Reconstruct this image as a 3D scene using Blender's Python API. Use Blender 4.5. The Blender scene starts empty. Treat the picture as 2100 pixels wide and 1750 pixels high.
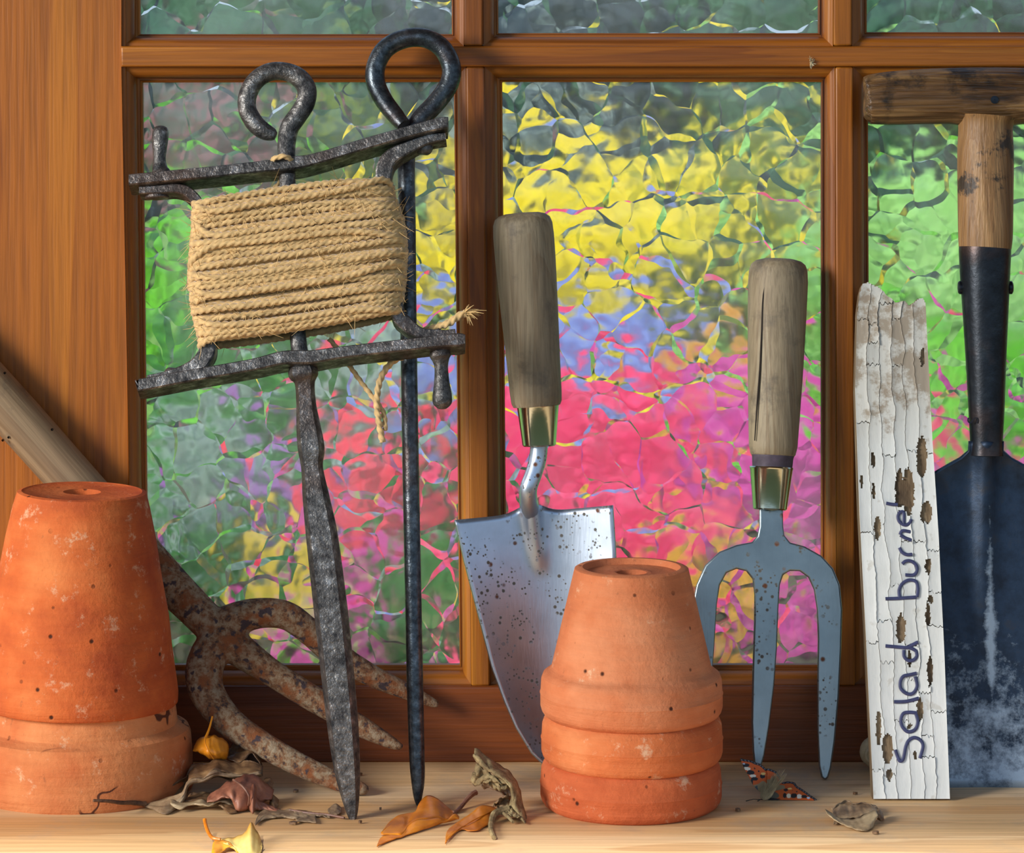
import bpy, math, random
from mathutils import Vector, Matrix, noise
rnd = random.Random(7)

# ------------------------------------------------------------------ camera, world, lights, exposure
DW, FP, CZ = 1.76, 6600.0, 0.416          # distance camera-window plane, focal length in px, camera height over sill
sc = bpy.context.scene
cam = bpy.data.cameras.new('camera'); camo = bpy.data.objects.new('camera', cam); sc.collection.objects.link(camo)
camo.location = (0, -DW, CZ); camo.rotation_euler = (math.pi/2, 0, 0)
cam.sensor_width = 36; cam.lens = FP/2100*36; cam.shift_y = -875/2100
cam.clip_start = 0.05
sc.camera = camo
sc.view_settings.view_transform = 'Standard'; sc.view_settings.look = 'None'
sc.view_settings.gamma = 1; sc.view_settings.use_curve_mapping = False
sc.view_settings.exposure = 0.0
sc.cycles.max_bounces = 7; sc.cycles.diffuse_bounces = 3; sc.cycles.glossy_bounces = 3; sc.cycles.transmission_bounces = 5; sc.cycles.adaptive_threshold = .02

w = bpy.data.worlds.new('sky'); sc.world = w; w.use_nodes = True
nt = w.node_tree; nt.nodes.clear()
tc = nt.nodes.new('ShaderNodeTexCoord'); sp = nt.nodes.new('ShaderNodeSeparateXYZ')
cr_ = nt.nodes.new('ShaderNodeValToRGB'); bg = nt.nodes.new('ShaderNodeBackground'); wo = nt.nodes.new('ShaderNodeOutputWorld')
mr = nt.nodes.new('ShaderNodeMapRange'); mr.inputs[1].default_value = -1; mr.inputs[2].default_value = 1
nt.links.new(tc.outputs['Generated'], sp.inputs[0]); nt.links.new(sp.outputs[2], mr.inputs[0])
nt.links.new(mr.outputs[0], cr_.inputs[0]); nt.links.new(cr_.outputs[0], bg.inputs[0]); nt.links.new(bg.outputs[0], wo.inputs[0])
el = cr_.color_ramp.elements
el[0].position = 0.0; el[0].color = (.06, .07, .05, 1)
el[1].position = 1.0; el[1].color = (.25, .48, .95, 1)
for p_, c_ in ((.48, (.10, .13, .07, 1)), (.51, (.66, .83, 1, 1)), (.62, (.55, .75, 1, 1))):
    e = el.new(p_); e.color = c_
bg.inputs[1].default_value = 0.92

def light(name, kind, loc, target, energy, color, **kw):
    l = bpy.data.lights.new(name, kind); l.energy = energy; l.color = color
    for k, v in kw.items(): setattr(l, k, v)
    o = bpy.data.objects.new(name, l); sc.collection.objects.link(o); o.location = loc
    o.rotation_euler = (Vector(target)-Vector(loc)).to_track_quat('-Z', 'Y').to_euler()
    return o
light('sun', 'SUN', (0, 0, 3), (.42, .62, 3-.74), 4.4, (1, .94, .84), angle=math.radians(1.8))
light('doorway_daylight', 'AREA', (-2.1, -1.45, .95), (0, -.05, .12), 84, (1, .96, .90), size=.75)

# ------------------------------------------------------------------ materials
def srgb(r, g, b):
    f = lambda c: (c/255/12.92) if c/255 <= .04045 else ((c/255+.055)/1.055)**2.4
    return (f(r), f(g), f(b), 1)

class NT:
    def __init__(s, name):
        s.m = bpy.data.materials.new(name); s.m.use_nodes = True
        s.t = s.m.node_tree; s.t.nodes.clear()
        s.out = s.t.nodes.new('ShaderNodeOutputMaterial')
        s.b = s.t.nodes.new('ShaderNodeBsdfPrincipled'); s.l(s.b.outputs[0], s.out.inputs[0])
    def n(s, kind, **kw):
        nd = s.t.nodes.new('ShaderNode'+kind)
        for k, v in kw.items(): setattr(nd, k, v)
        return nd
    def l(s, a, b): s.t.links.new(a, b)
    def coord(s, scale=(1, 1, 1), rot=(0, 0, 0), loc=(0, 0, 0), src='Object'):
        tc = s.n('TexCoord'); mp = s.n('Mapping')
        s.l(tc.outputs[src], mp.inputs[0])
        mp.inputs['Scale'].default_value = scale; mp.inputs['Rotation'].default_value = rot; mp.inputs['Location'].default_value = loc
        return mp.outputs[0]
    def rot_then_scale(s, rot, scale):
        a = s.coord(rot=rot); mp = s.n('Mapping'); s.l(a, mp.inputs[0]); mp.inputs['Scale'].default_value = scale
        return mp.outputs[0]
    def noise(s, v, scale, detail=4, rough=.55, dist=0):
        nd = s.n('TexNoise'); s.l(v, nd.inputs['Vector']); nd.inputs['Scale'].default_value = scale
        nd.inputs['Detail'].default_value = detail; nd.inputs['Roughness'].default_value = rough; nd.inputs['Distortion'].default_value = dist
        return nd.outputs[0]
    def voro(s, v, scale, feature='F1', rand=1):
        nd = s.n('TexVoronoi'); nd.feature = feature; s.l(v, nd.inputs['Vector']); nd.inputs['Scale'].default_value = scale
        nd.inputs['Randomness'].default_value = rand
        return nd.outputs[0]
    def ramp(s, v, stops):
        r = s.n('ValToRGB'); s.l(v, r.inputs[0]); e = r.color_ramp.elements
        e[0].position, e[0].color = stops[0][0], stops[0][1]; e[1].position, e[1].color = stops[-1][0], stops[-1][1]
        for p, c in stops[1:-1]: k = e.new(p); k.color = c
        return r.outputs[0]
    def gray(s, v, a, b): return s.ramp(v, [(a, (0, 0, 0, 1)), (b, (1, 1, 1, 1))])
    def mix(s, f, a, b, mode='MIX'):
        m = s.n('MixRGB'); m.blend_type = mode
        for i, x in enumerate((f, a, b)):
            if hasattr(x, 'links'): s.l(x, m.inputs[i])
            else: m.inputs[i].default_value = x
        return m.outputs[0]
    def math(s, op, a, b=0):
        m = s.n('Math'); m.operation = op
        for i, x in enumerate((a, b)):
            if hasattr(x, 'links'): s.l(x, m.inputs[i])
            else: m.inputs[i].default_value = x
        return m.outputs[0]
    def set(s, **kw):
        for k, v in kw.items():
            i = s.b.inputs[{'color': 'Base Color', 'rough': 'Roughness', 'metal': 'Metallic', 'spec': 'Specular IOR Level', 'coat': 'Coat Weight', 'trans': 'Transmission Weight', 'ior': 'IOR', 'sheen': 'Sheen Weight', 'sss': 'Subsurface Weight'}[k]]
            if hasattr(v, 'links'): s.l(v, i)
            else: i.default_value = v
    def bump(s, h, dist, strength=1, prev=None):
        b = s.n('Bump'); s.l(h, b.inputs['Height']); b.inputs['Distance'].default_value = dist; b.inputs['Strength'].default_value = strength
        if prev is not None: s.l(prev, b.inputs['Normal'])
        s.l(b.outputs[0], s.b.inputs['Normal']); return b.outputs[0]

def wood(name, cd, cm, cl, axis='z', rough=.45, coat=.0, ring=26, fine=420, rot=None, bump=.0004, knots=False, dirt=None, fl_=.66):
    s = NT(name)
    st = {'x': (.06, 1, 1), 'z': (1, 1, .06), 'y': (1, .06, 1)}[axis]
    v = s.rot_then_scale(rot, st) if rot else s.coord(st)
    st2 = tuple(.03 if q < 1 else 1 for q in st)
    v2 = s.rot_then_scale(rot, st2) if rot else s.coord(st2)
    n1 = s.noise(v, ring, 3, .55, 1.2); n2 = s.noise(v2, fine, 3, .6)
    wv = s.math('FRACT', s.math('MULTIPLY', n1, 7.0))
    c = s.ramp(n1, [(.3, cd), (.48, cm), (.7, cl)])
    rings = s.ramp(wv, [(0, (1, 1, 1, 1)), (.75, (.88, .84, .8, 1)), (.95, (.74, .64, .56, 1)), (1, (1, 1, 1, 1))])
    c = s.mix(.7, c, rings, 'MULTIPLY')
    f = s.ramp(n2, [(.35, (fl_, fl_*.95, fl_*.9, 1)), (.6, (1.06, 1.05, 1.04, 1))])
    c = s.mix(.75, c, f, 'MULTIPLY')
    if knots:
        k = s.gray(s.voro(s.coord((1, 1, 1)), 26), .045, .06); c = s.mix(k, (.03, .015, .01, 1), c)
    if dirt:
        d = s.gray(s.noise(s.coord(), dirt[0], 6, .7), dirt[1], dirt[2]); c = s.mix(d, c, dirt[3])
    s.set(color=c, rough=rough, coat=coat); s.b.inputs['Coat Roughness'].default_value = .3
    s.bump(n2, bump, .7)
    return s.m

pine = dict(cd=srgb(112, 58, 8), cm=srgb(158, 90, 12), cl=srgb(184, 116, 24))
WX = wood('pine_horizontal', **pine, axis='x', rough=.5, coat=.06)
WZ = wood('pine_vertical', **pine, axis='z', rough=.5, coat=.06)
WST = wood('pine_stile', srgb(142, 76, 8), srgb(166, 94, 12), srgb(182, 112, 22), axis='z', rough=.5, coat=.05, ring=9)
WRL = wood('pine_bottom_rail', srgb(92, 40, 6), srgb(124, 60, 8), srgb(144, 76, 14), axis='x', rough=.5, coat=.08, ring=16, knots=True)
SILL = wood('pale_pine', srgb(218, 166, 106), srgb(228, 190, 138), srgb(234, 206, 166), axis='x', rough=.6, ring=13, fine=300, fl_=.78, dirt=(9, .52, .72, srgb(176, 156, 132)))
HAND = wood('weathered_ash', srgb(124, 112, 92), srgb(150, 136, 110), srgb(168, 154, 126), axis='z', rough=.6, ring=26, fine=600, dirt=(34, .52, .68, srgb(98, 88, 74)))
HANDD = wood('weathered_ash_pole', srgb(118, 98, 74), srgb(146, 124, 94), srgb(168, 144, 112), axis='z', rot=(0, math.radians(41), 0), rough=.65, ring=24, fine=500, dirt=(26, .54, .66, srgb(96, 84, 70)))
OAKX = wood('dark_oak_crossbar', srgb(40, 26, 14), srgb(104, 74, 42), srgb(160, 126, 82), axis='x', rough=.42, ring=90, fine=520, bump=.0022, fl_=.4, dirt=(30, .52, .62, srgb(40, 30, 20)))
OAKZ = wood('dark_oak_shaft', srgb(104, 74, 42), srgb(148, 110, 66), srgb(172, 134, 88), axis='z', rough=.5, ring=60, fine=560, bump=.0011, dirt=(36, .57, .62, srgb(56, 42, 28)))
BARE = wood('bare_grey_board', srgb(70, 54, 36), srgb(120, 100, 74), srgb(156, 138, 110), axis='z', rough=.8, ring=70, fine=500, bump=.001)
WALL = wood('shed_boards', srgb(110, 70, 40), srgb(140, 92, 54), srgb(160, 110, 68), axis='x', rough=.7)

def terracotta(name, base, light, dark, lime=.66, seed=0, crack=False):
    s = NT(name); v = s.coord(loc=(seed, seed*.37, 0)); vs = s.coord((1, 1, 6), loc=(seed, 0, 0))
    n = s.noise(v, 16, 5, .6); c = s.ramp(n, [(.32, dark), (.5, base), (.68, light)])
    st = s.noise(vs, 40, 4, .6); c = s.mix(.35, c, s.ramp(st, [(.3, (.8, .76, .72, 1)), (.7, (1.15, 1.12, 1.1, 1))]), 'MULTIPLY')
    lm = s.gray(s.noise(v, 70, 8, .78), lime-.08, lime+.02); c = s.mix(s.math('MULTIPLY', lm, .6), c, srgb(226, 196, 160))
    sk = s.gray(s.noise(s.coord((1, 1, .5), loc=(seed, 2, 0)), 150, 6, .8), .62, .68); c = s.mix(s.math('MULTIPLY', sk, .4), c, srgb(110, 70, 50))
    if crack:
        ce = s.gray(s.voro(s.mix(.03, v, s.n('TexNoise').outputs[1], 'ADD'), 17, 'DISTANCE_TO_EDGE'), .008, .014); cm_ = s.gray(s.noise(v, 20, 2), .56, .54); ce = s.math('MAXIMUM', ce, s.gray(s.noise(v, 22, 2), .57, .55) if False else s.ramp(s.noise(v, 22, 2), [(.52, (1, 1, 1, 1)), (.55, (0, 0, 0, 1))])); c = s.mix(ce, srgb(90, 50, 34), c)
    dk = s.gray(s.voro(v, 95), .06, .13); dk2 = s.gray(s.noise(v, 30, 2), .45, .55)
    pit = s.math('MAXIMUM', dk, dk2); c = s.mix(pit, srgb(70, 34, 20), c)
    s.set(color=c, rough=.85, spec=.25)
    b = s.bump(s.noise(v, 260, 5, .65), .0010, .6, s.bump(s.noise(s.coord((.25, .25, 5), loc=(seed, 0, 0)), 34, 4, .6), .0022, .5)); s.bump(pit, .0009, .6, b)
    return s.m
TC = [terracotta('terracotta_a', srgb(196, 98, 48), srgb(214, 126, 70), srgb(160, 68, 36), seed=1),
      terracotta('terracotta_b', srgb(204, 128, 78), srgb(216, 148, 98), srgb(186, 100, 56), seed=2, crack=True),
      terracotta('terracotta_c', srgb(200, 118, 76), srgb(214, 140, 98), srgb(180, 96, 60), .68, seed=3),
      terracotta('terracotta_d', srgb(202, 112, 64), srgb(218, 138, 88), srgb(184, 92, 50), .66, seed=4),
      terracotta('terracotta_e', srgb(196, 100, 58), srgb(212, 126, 80), srgb(172, 80, 44), .66, seed=5)]

def iron(name, c1, c2, c3, rough=(.32, .6), metal=.75, scale=160, bmp=.0012, big=20):
    s = NT(name); v = s.coord()
    n = s.noise(v, scale, 5, .65); nb = s.noise(v, big, 4, .6)
    c = s.ramp(n, [(.35, c1), (.55, c2), (.72, c3)])
    c = s.mix(s.gray(nb, .5, .7), c, s.mix(.5, c, srgb(92, 62, 44)))
    s.set(color=c, metal=metal, rough=s.ramp(n, [(.35, (rough[1],)*3+(1,)), (.7, (rough[0],)*3+(1,))]))
    b = s.bump(s.noise(v, scale*2.6, 3, .6), bmp, .8); s.bump(s.noise(v, scale*6, 3), bmp*.4, .8, b)
    return s.m
IRON = iron('forged_iron', srgb(52, 52, 54), srgb(104, 102, 100), srgb(176, 174, 172), bmp=.0009)
IRON_S = iron('smooth_blackened_iron', srgb(40, 46, 52), srgb(72, 80, 86), srgb(110, 118, 124), rough=(.25, .42), bmp=.0003, scale=220)
def rusty():
    s = NT('rusted_iron'); v = s.coord()
    n = s.noise(v, 230, 6, .7); n2 = s.noise(v, 80, 5, .65)
    c = s.ramp(n, [(.36, srgb(64, 52, 50)), (.45, srgb(124, 86, 56)), (.54, srgb(146, 124, 98)), (.66, srgb(158, 142, 118))])
    c = s.mix(s.gray(n2, .5, .62), c, srgb(132, 78, 42))
    c = s.mix(s.gray(s.noise(v, 170, 3), .58, .64), c, srgb(66, 54, 58))
    s.set(color=c, rough=.9, metal=.1); b = s.bump(n, .0022, .8); s.bump(s.noise(v, 500, 3), .0006, .6, b)
    return s.m
RUST = rusty()
def steel(name, base, rough, spots, dull=0):
    s = NT(name); v = s.coord()
    c = s.mix(s.gray(s.noise(v, 26, 5, .6), .4, .7), base, tuple(q*.72 for q in base[:3])+(1,))
    sp_ = s.math('MINIMUM', s.gray(s.voro(s.coord(loc=(3, 1, 2)), 210, rand=1), .15, .24), s.math('MAXIMUM', s.gray(s.voro(s.coord(loc=(1, 1, 2)), 420, rand=1), .18, .28), s.gray(s.noise(v, 90, 2), .5, .55)))
    msk = s.gray(s.noise(v, 50, 2), .48, .54); sp_ = s.math('MAXIMUM', sp_, msk) if spots else s.math('MAXIMUM', sp_, s.gray(s.noise(v, 50, 2), .40, .46))
    c = s.mix(sp_, srgb(92, 88, 80), c)
    rs = s.gray(s.voro(s.coord(loc=(.2, .5, .1)), 120), .1, .2); rm = s.gray(s.noise(s.coord(loc=(5, 5, 5)), 42, 2), .5 if spots else .30, .44 if spots else .28)
    rs = s.math('MAXIMUM', rs, s.math('SUBTRACT', 1.0, rm) if False else s.gray(s.noise(s.coord(loc=(5, 5, 5)), 42, 2), .42, .46))
    c = s.mix(rs, srgb(104, 60, 34), c)
    ok = s.math('MULTIPLY', sp_, rs)
    s.set(color=c, metal=s.ramp(ok, [(0, (.1, .1, .1, 1)), (1, (.95, .95, .95, 1))]), rough=s.ramp(ok, [(0, (.7, .7, .7, 1)), (1, (rough, rough, rough, 1))]))
    br = s.noise(s.coord((1, 1, .04)), 900, 2); s.bump(br, .00012, .5)
    return s.m
STEEL = steel('stainless_blade', srgb(190, 202, 218), .4, True)
STEELF = steel('stainless_fork', srgb(140, 152, 156), .36, False)
def plain(name, col, rough=.5, metal=0, **kw):
    s = NT(name); v = s.coord(); n = s.noise(v, kw.pop('scale', 60), 4, .6)
    d = kw.pop('var', .8)
    s.set(color=s.mix(s.gray(n, .35, .65), tuple(q*d for q in col[:3])+(1,), col), rough=rough, metal=metal, **kw)
    s.bump(n, .0003, .4); return s.m
FERR = plain('polished_ferrule', srgb(205, 212, 200), .16, 1, var=.9)
TWINE = plain('jute_twine', srgb(226, 188, 128), .85, scale=300, var=.66, sheen=.3)
TWFZ = plain('jute_fibre', srgb(220, 184, 124), .8, scale=300, var=.8)
PAINTED = plain('purple_stained_wood', srgb(84, 72, 86), .6, scale=200, var=.6)
def spade_mat():
    s = NT('blackened_spade'); v = s.coord(); tc = s.n('TexCoord'); sx = s.n('SeparateXYZ'); s.l(tc.outputs['Object'], sx.inputs[0])
    n = s.noise(v, 60, 6, .7); nb = s.noise(s.coord(loc=(3, 3, 3)), 90, 6, .75)
    c = s.ramp(n, [(.3, srgb(22, 32, 46)), (.55, srgb(36, 54, 76)), (.75, srgb(52, 54, 60))])
    # worn bright steel towards the cutting edge; painted highlight along the central rib
    edge = s.math('SUBTRACT', .075, sx.outputs[2]); edge = s.math('MULTIPLY', edge, 9.0)
    ax = s.math('MULTIPLY', s.math('ABSOLUTE', s.math('SUBTRACT', sx.outputs[0], .0045)), 190.0)
    zz = s.math('ABSOLUTE', s.math('SUBTRACT', sx.outputs[2], .082)); rib = s.math('SUBTRACT', s.math('SUBTRACT', .95, ax), s.math('MULTIPLY', zz, 13.0))
    m = s.math('MAXIMUM', edge, rib); m = s.math('ADD', s.math('MULTIPLY', m, .45), nb); m = s.gray(m, .58, .82)
    c = s.mix(m, c, srgb(150, 168, 186))
    s.set(color=c, metal=.55, rough=.48); s.bump(nb, .0006, .5); return s.m
SPADE = spade_mat()
SOCK = iron('black_socket', srgb(22, 26, 32), srgb(34, 40, 48), srgb(52, 58, 64), rough=(.3, .42), metal=.6, bmp=.0002, scale=90)
def paint_mat():
    s = NT('peeling_white_paint'); v = s.coord(); tc = s.n('TexCoord'); sx = s.n('SeparateXYZ'); s.l(tc.outputs['Object'], sx.inputs[0])
    n = s.noise(v, 60, 6, .7); nb = s.noise(v, 22, 4)
    c = s.ramp(nb, [(.3, srgb(206, 208, 202)), (.7, srgb(228, 230, 226))])
    m = s.n('MapRange'); s.l(sx.outputs[2], m.inputs[0]); m.inputs[1].default_value = .16; m.inputs[2].default_value = .2; m.inputs[3].default_value = -.3; m.inputs[4].default_value = .07
    st = s.gray(s.math('ADD', n, m.outputs[0]), .5, .6); c = s.mix(s.math('MULTIPLY', st, .85), c, srgb(124, 94, 62))
    gr = s.gray(s.math('ADD', nb, m.outputs[0]), .3, .6); c = s.mix(s.math('MULTIPLY', gr, .45), c, srgb(176, 168, 148))
    fl = s.gray(s.noise(v, 140, 4), .64, .7); c = s.mix(s.math('MULTIPLY', fl, .3), c, srgb(150, 138, 112))
    s.set(color=c, rough=.55); s.bump(s.noise(s.coord((1, 1, .15)), 260, 4), .0005, .6); return s.m
PAINT = paint_mat()
INK = plain('marker_ink', srgb(62, 66, 104), .5, scale=300, var=.7)
def leafmat(name, c1, c2, c3, scale=70, rough=.5, holes=False):
    s = NT(name); v = s.coord(); n = s.noise(v, scale, 6, .7)
    c = s.ramp(n, [(.32, c1), (.5, c2), (.68, c3)]); s.set(color=c, rough=rough)
    b = s.bump(s.noise(v, scale*5, 4), .0005, .5)
    if holes:
        h = s.gray(s.noise(s.coord(loc=(1, 2, 3)), 62, 5, .6), .44, .46)
        s.l(h, s.b.inputs['Alpha'])
    return s.m
LF_BROWN = leafmat('dry_brown_leaf', srgb(62, 42, 30), srgb(112, 82, 54), srgb(158, 124, 84))
LF_GREY = leafmat('dry_grey_leaf', srgb(84, 64, 48), srgb(134, 108, 80), srgb(176, 150, 116))
LF_RED = leafmat('dry_russet_leaf', srgb(84, 46, 34), srgb(140, 86, 64), srgb(168, 112, 84))
LF_ORANGE = leafmat('orange_leaf', srgb(160, 84, 14), srgb(204, 116, 18), srgb(222, 140, 26), scale=40, rough=.38)
LF_AMBER = leafmat('amber_leaf', srgb(190, 108, 20), srgb(222, 140, 30), srgb(232, 160, 56), scale=30, rough=.38)
LF_YEL = leafmat('yellow_green_leaf', srgb(206, 150, 52), srgb(218, 184, 104), srgb(222, 208, 132), scale=26, rough=.4)
LF_SKEL = leafmat('decayed_leaf', srgb(72, 58, 36), srgb(134, 114, 78), srgb(178, 158, 112), scale=130, rough=.9)
LF_CURL = leafmat('curled_tan_leaf', srgb(120, 98, 70), srgb(162, 138, 104), srgb(190, 168, 130), scale=60)
TWIGM = leafmat('twig_bark', srgb(64, 42, 30), srgb(104, 72, 48), srgb(136, 98, 64), scale=160, rough=.7)
STALK = leafmat('brown_stalk', srgb(92, 58, 44), srgb(122, 82, 64), srgb(140, 98, 78), scale=160, rough=.5)
PEB = leafmat('pale_shell', srgb(160, 140, 104), srgb(196, 178, 140), srgb(214, 200, 168), scale=60)
COL = NT('wing_scales'); _a = COL.n('VertexColor'); _a.layer_name = 'scales'; COL.set(color=_a.outputs[0], rough=.6); WINGM = COL.m
FUR = plain('olive_fur', srgb(184, 168, 130), .9, scale=400, var=.6)

def glass_mat():
    s = NT('hammered_glass'); v = s.coord()
    wp = s.n('TexNoise'); s.l(v, wp.inputs['Vector']); wp.inputs['Scale'].default_value = 30; wp.inputs['Detail'].default_value = 2
    vw = s.mix(.03, v, wp.outputs[1], 'ADD')
    sm = s.n('TexVoronoi'); sm.feature = 'F1'; s.l(vw, sm.inputs['Vector']); sm.inputs['Scale'].default_value = 50
    f = sm.outputs[0]
    h = s.math('MULTIPLY', f, f)
    big = s.noise(v, 30, 1.0, .4); fine = s.noise(v, 110, 1.5, .5)
    h2 = s.math('ADD', s.math('MULTIPLY', h, -1.25), s.math('ADD', s.math('MULTIPLY', big, 1.3), s.math('MULTIPLY', fine, .07)))
    s.set(color=(.97, .99, .98, 1), rough=.085, trans=1, ior=1.5, spec=.5)
    s.bump(h2, .00115, 1)
    # thin film of dust on the glass
    d = s.n('BsdfDiffuse'); d.inputs[0].default_value = (.62, .68, .66, 1)
    mx = s.n('MixShader'); dn = s.ramp(s.noise(s.coord((1, 1, .5)), 20, 6, .7), [(.35, (.05, .05, .05, 1)), (.75, (.17, .17, .17, 1))])
    s.l(dn, mx.inputs[0]); s.l(s.b.outputs[0], mx.inputs[1]); s.l(d.outputs[0], mx.inputs[2]); s.l(mx.outputs[0], s.out.inputs[0])
    return s.m
GLASS = glass_mat()

# ------------------------------------------------------------------ geometry helpers
V = Vector
def P(px, py, y=0.0):
    d = DW+y
    return V(((px-1050)*d/FP, y, CZ-py*d/FP))
def ysill(py): return CZ*FP/py-DW
def S(px, py): return P(px, py, ysill(py))
class Lean:
    """plane y = y0 + k z a tool leans in"""
    def __init__(s, y0, k):
        s.y0, s.k = y0, k; s.N = V((0, -1, k)).normalized(); s.U = V((0, k, 1)).normalized()
    def pt(s, px, py, off=0):
        b = -py/FP; d = (DW+s.y0+s.k*CZ)/(1-s.k*b)
        return V(((px-1050)*d/FP, d-DW, CZ+b*d))+s.N*off
    def m(s, py): b = -py/FP; return (DW+s.y0+s.k*CZ)/(1-s.k*b)/FP
    def path(s, pts, off=0, n=6, smooth=True):
        q = cr(pts, n) if smooth else pts
        return [s.pt(p[0], p[1], off+(p[3] if len(p) > 3 else 0)) for p in q], [p[2]*s.m(p[1]) for p in q]
def cr(pts, n=6):
    out = []
    for i in range(len(pts)-1):
        p0 = pts[max(i-1, 0)]; p1 = pts[i]; p2 = pts[i+1]; p3 = pts[min(i+2, len(pts)-1)]
        for j in range(n):
            t = j/n
            out.append(tuple(.5*((2*b)+(-a+c)*t+(2*a-5*b+4*c-d)*t*t+(-a+3*b-3*c+d)*t**3) for a, b, c, d in zip(p0, p1, p2, p3)))
    out.append(tuple(pts[-1])); return out
def resamp(pts, n):
    L = [0]
    for a, b in zip(pts, pts[1:]): L.append(L[-1]+math.dist(a, b))
    out = []; k = 0
    for i in range(n):
        t = L[-1]*i/(n-1)
        while k < len(L)-2 and L[k+1] < t: k += 1
        f = 0 if L[k+1] == L[k] else (t-L[k])/(L[k+1]-L[k])
        out.append(tuple(x+(y-x)*f for x, y in zip(pts[k], pts[k+1])))
    return out
def lerp1(tab, t):
    if t <= tab[0][0]: return tab[0][1]
    for (a, x), (b, y) in zip(tab, tab[1:]):
        if t <= b: return x+(y-x)*(t-a)/(b-a)
    return tab[-1][1]

class MB:
    def __init__(s): s.v = []; s.f = []
    def tube(s, pts, rad, n=12, N=None, sec=None, caps=True, flat=None):
        """rad: list of r or (side, normal) radii; sec: list of (side, normal) unit section; N fixed normal or None = parallel transport"""
        base = len(s.v); sec0 = sec or [(math.cos(2*math.pi*k/n), math.sin(2*math.pi*k/n)) for k in range(n)]
        m = len(sec0); nn = None
        for i, p in enumerate(pts):
            t = (pts[min(i+1, len(pts)-1)]-pts[max(i-1, 0)])
            t = t.normalized() if t.length > 1e-9 else V((0, 0, 1))
            if N is not None: nn = N
            elif nn is None: nn = V((0, -1, 0)) if abs(t.y) < .9 else V((0, 0, 1))
            side = t.cross(nn).normalized(); nn2 = side.cross(t).normalized()
            if N is None: nn = nn2
            r = rad[i] if isinstance(rad, (list, tuple)) else rad
            a, b = r if isinstance(r, tuple) else (r, r)
            se = sec0(i) if callable(sec0) else sec0
            for (u, w_) in se: s.v.append(p+side*(u*a)+nn2*(w_*b))
        for i in range(len(pts)-1):
            for k in range(m):
                a = base+i*m+k; b = base+i*m+(k+1) % m
                s.f.append((a, b, b+m, a+m))
        if caps:
            s.f.append(tuple(base+k for k in range(m))[::-1]); e = base+(len(pts)-1)*m; s.f.append(tuple(e+k for k in range(m)))
        return s
    def lathe(s, prof, o, n=64, axis=None, wob=0):
        """prof: (r, h) list, closed loops allowed; axis default z"""
        ax = (axis or V((0, 0, 1))).normalized(); u = ax.orthogonal().normalized(); w_ = ax.cross(u); base = len(s.v)
        for (r, h) in prof:
            for k in range(n):
                a = 2*math.pi*k/n
                rr = r*(1+wob*noise.noise(V((math.cos(a)*1.5, math.sin(a)*1.5, h*30)))) if wob else r
                s.v.append(o+ax*h+(u*math.cos(a)+w_*math.sin(a))*rr)
        for i in range(len(prof)-1):
            for k in range(n):
                a = base+i*n+k; b = base+i*n+(k+1) % n; s.f.append((a, b, b+n, a+n))
        return s
    def grid(s, rows, wrap=False):
        base = len(s.v); m = len(rows[0])
        for r in rows: s.v.extend(r)
        for i in range(len(rows)-1):
            for j in range(m-1 if not wrap else m):
                a = base+i*m+j; b = base+i*m+(j+1) % m; s.f.append((a, b, b+m, a+m))
        return s
    def box(s, a, b):
        x0, y0, z0 = a; x1, y1, z1 = b; k = len(s.v)
        s.v += [V(q) for q in ((x0, y0, z0), (x1, y0, z0), (x1, y1, z0), (x0, y1, z0), (x0, y0, z1), (x1, y0, z1), (x1, y1, z1), (x0, y1, z1))]
        for f in ((0, 3, 2, 1), (4, 5, 6, 7), (0, 1, 5, 4), (1, 2, 6, 5), (2, 3, 7, 6), (3, 0, 4, 7)): s.f.append(tuple(k+i for i in f))
        return s
    def hexa(s, q, dy):
        """front quad of 4 points extruded along +y by dy"""
        k = len(s.v); s.v += [V(p) for p in q]+[V(p)+V((0, dy, 0)) for p in q]
        for f in ((0, 1, 2, 3), (7, 6, 5, 4), (0, 4, 5, 1), (1, 5, 6, 2), (2, 6, 7, 3), (3, 7, 4, 0)): s.f.append(tuple(k+i for i in f))
        return s
    def prism(s, front, dvec):
        """n-gon outline (world points) extruded by dvec with triangulated caps"""
        k = len(s.v); n = len(front); s.v += list(front)+[p+dvec for p in front]
        s.f.append(tuple(range(k, k+n))); s.f.append(tuple(range(k+2*n-1, k+n-1, -1)))
        for i in range(n): j = (i+1) % n; s.f.append((k+i, k+n+i, k+n+j, k+j))
        return s

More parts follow.
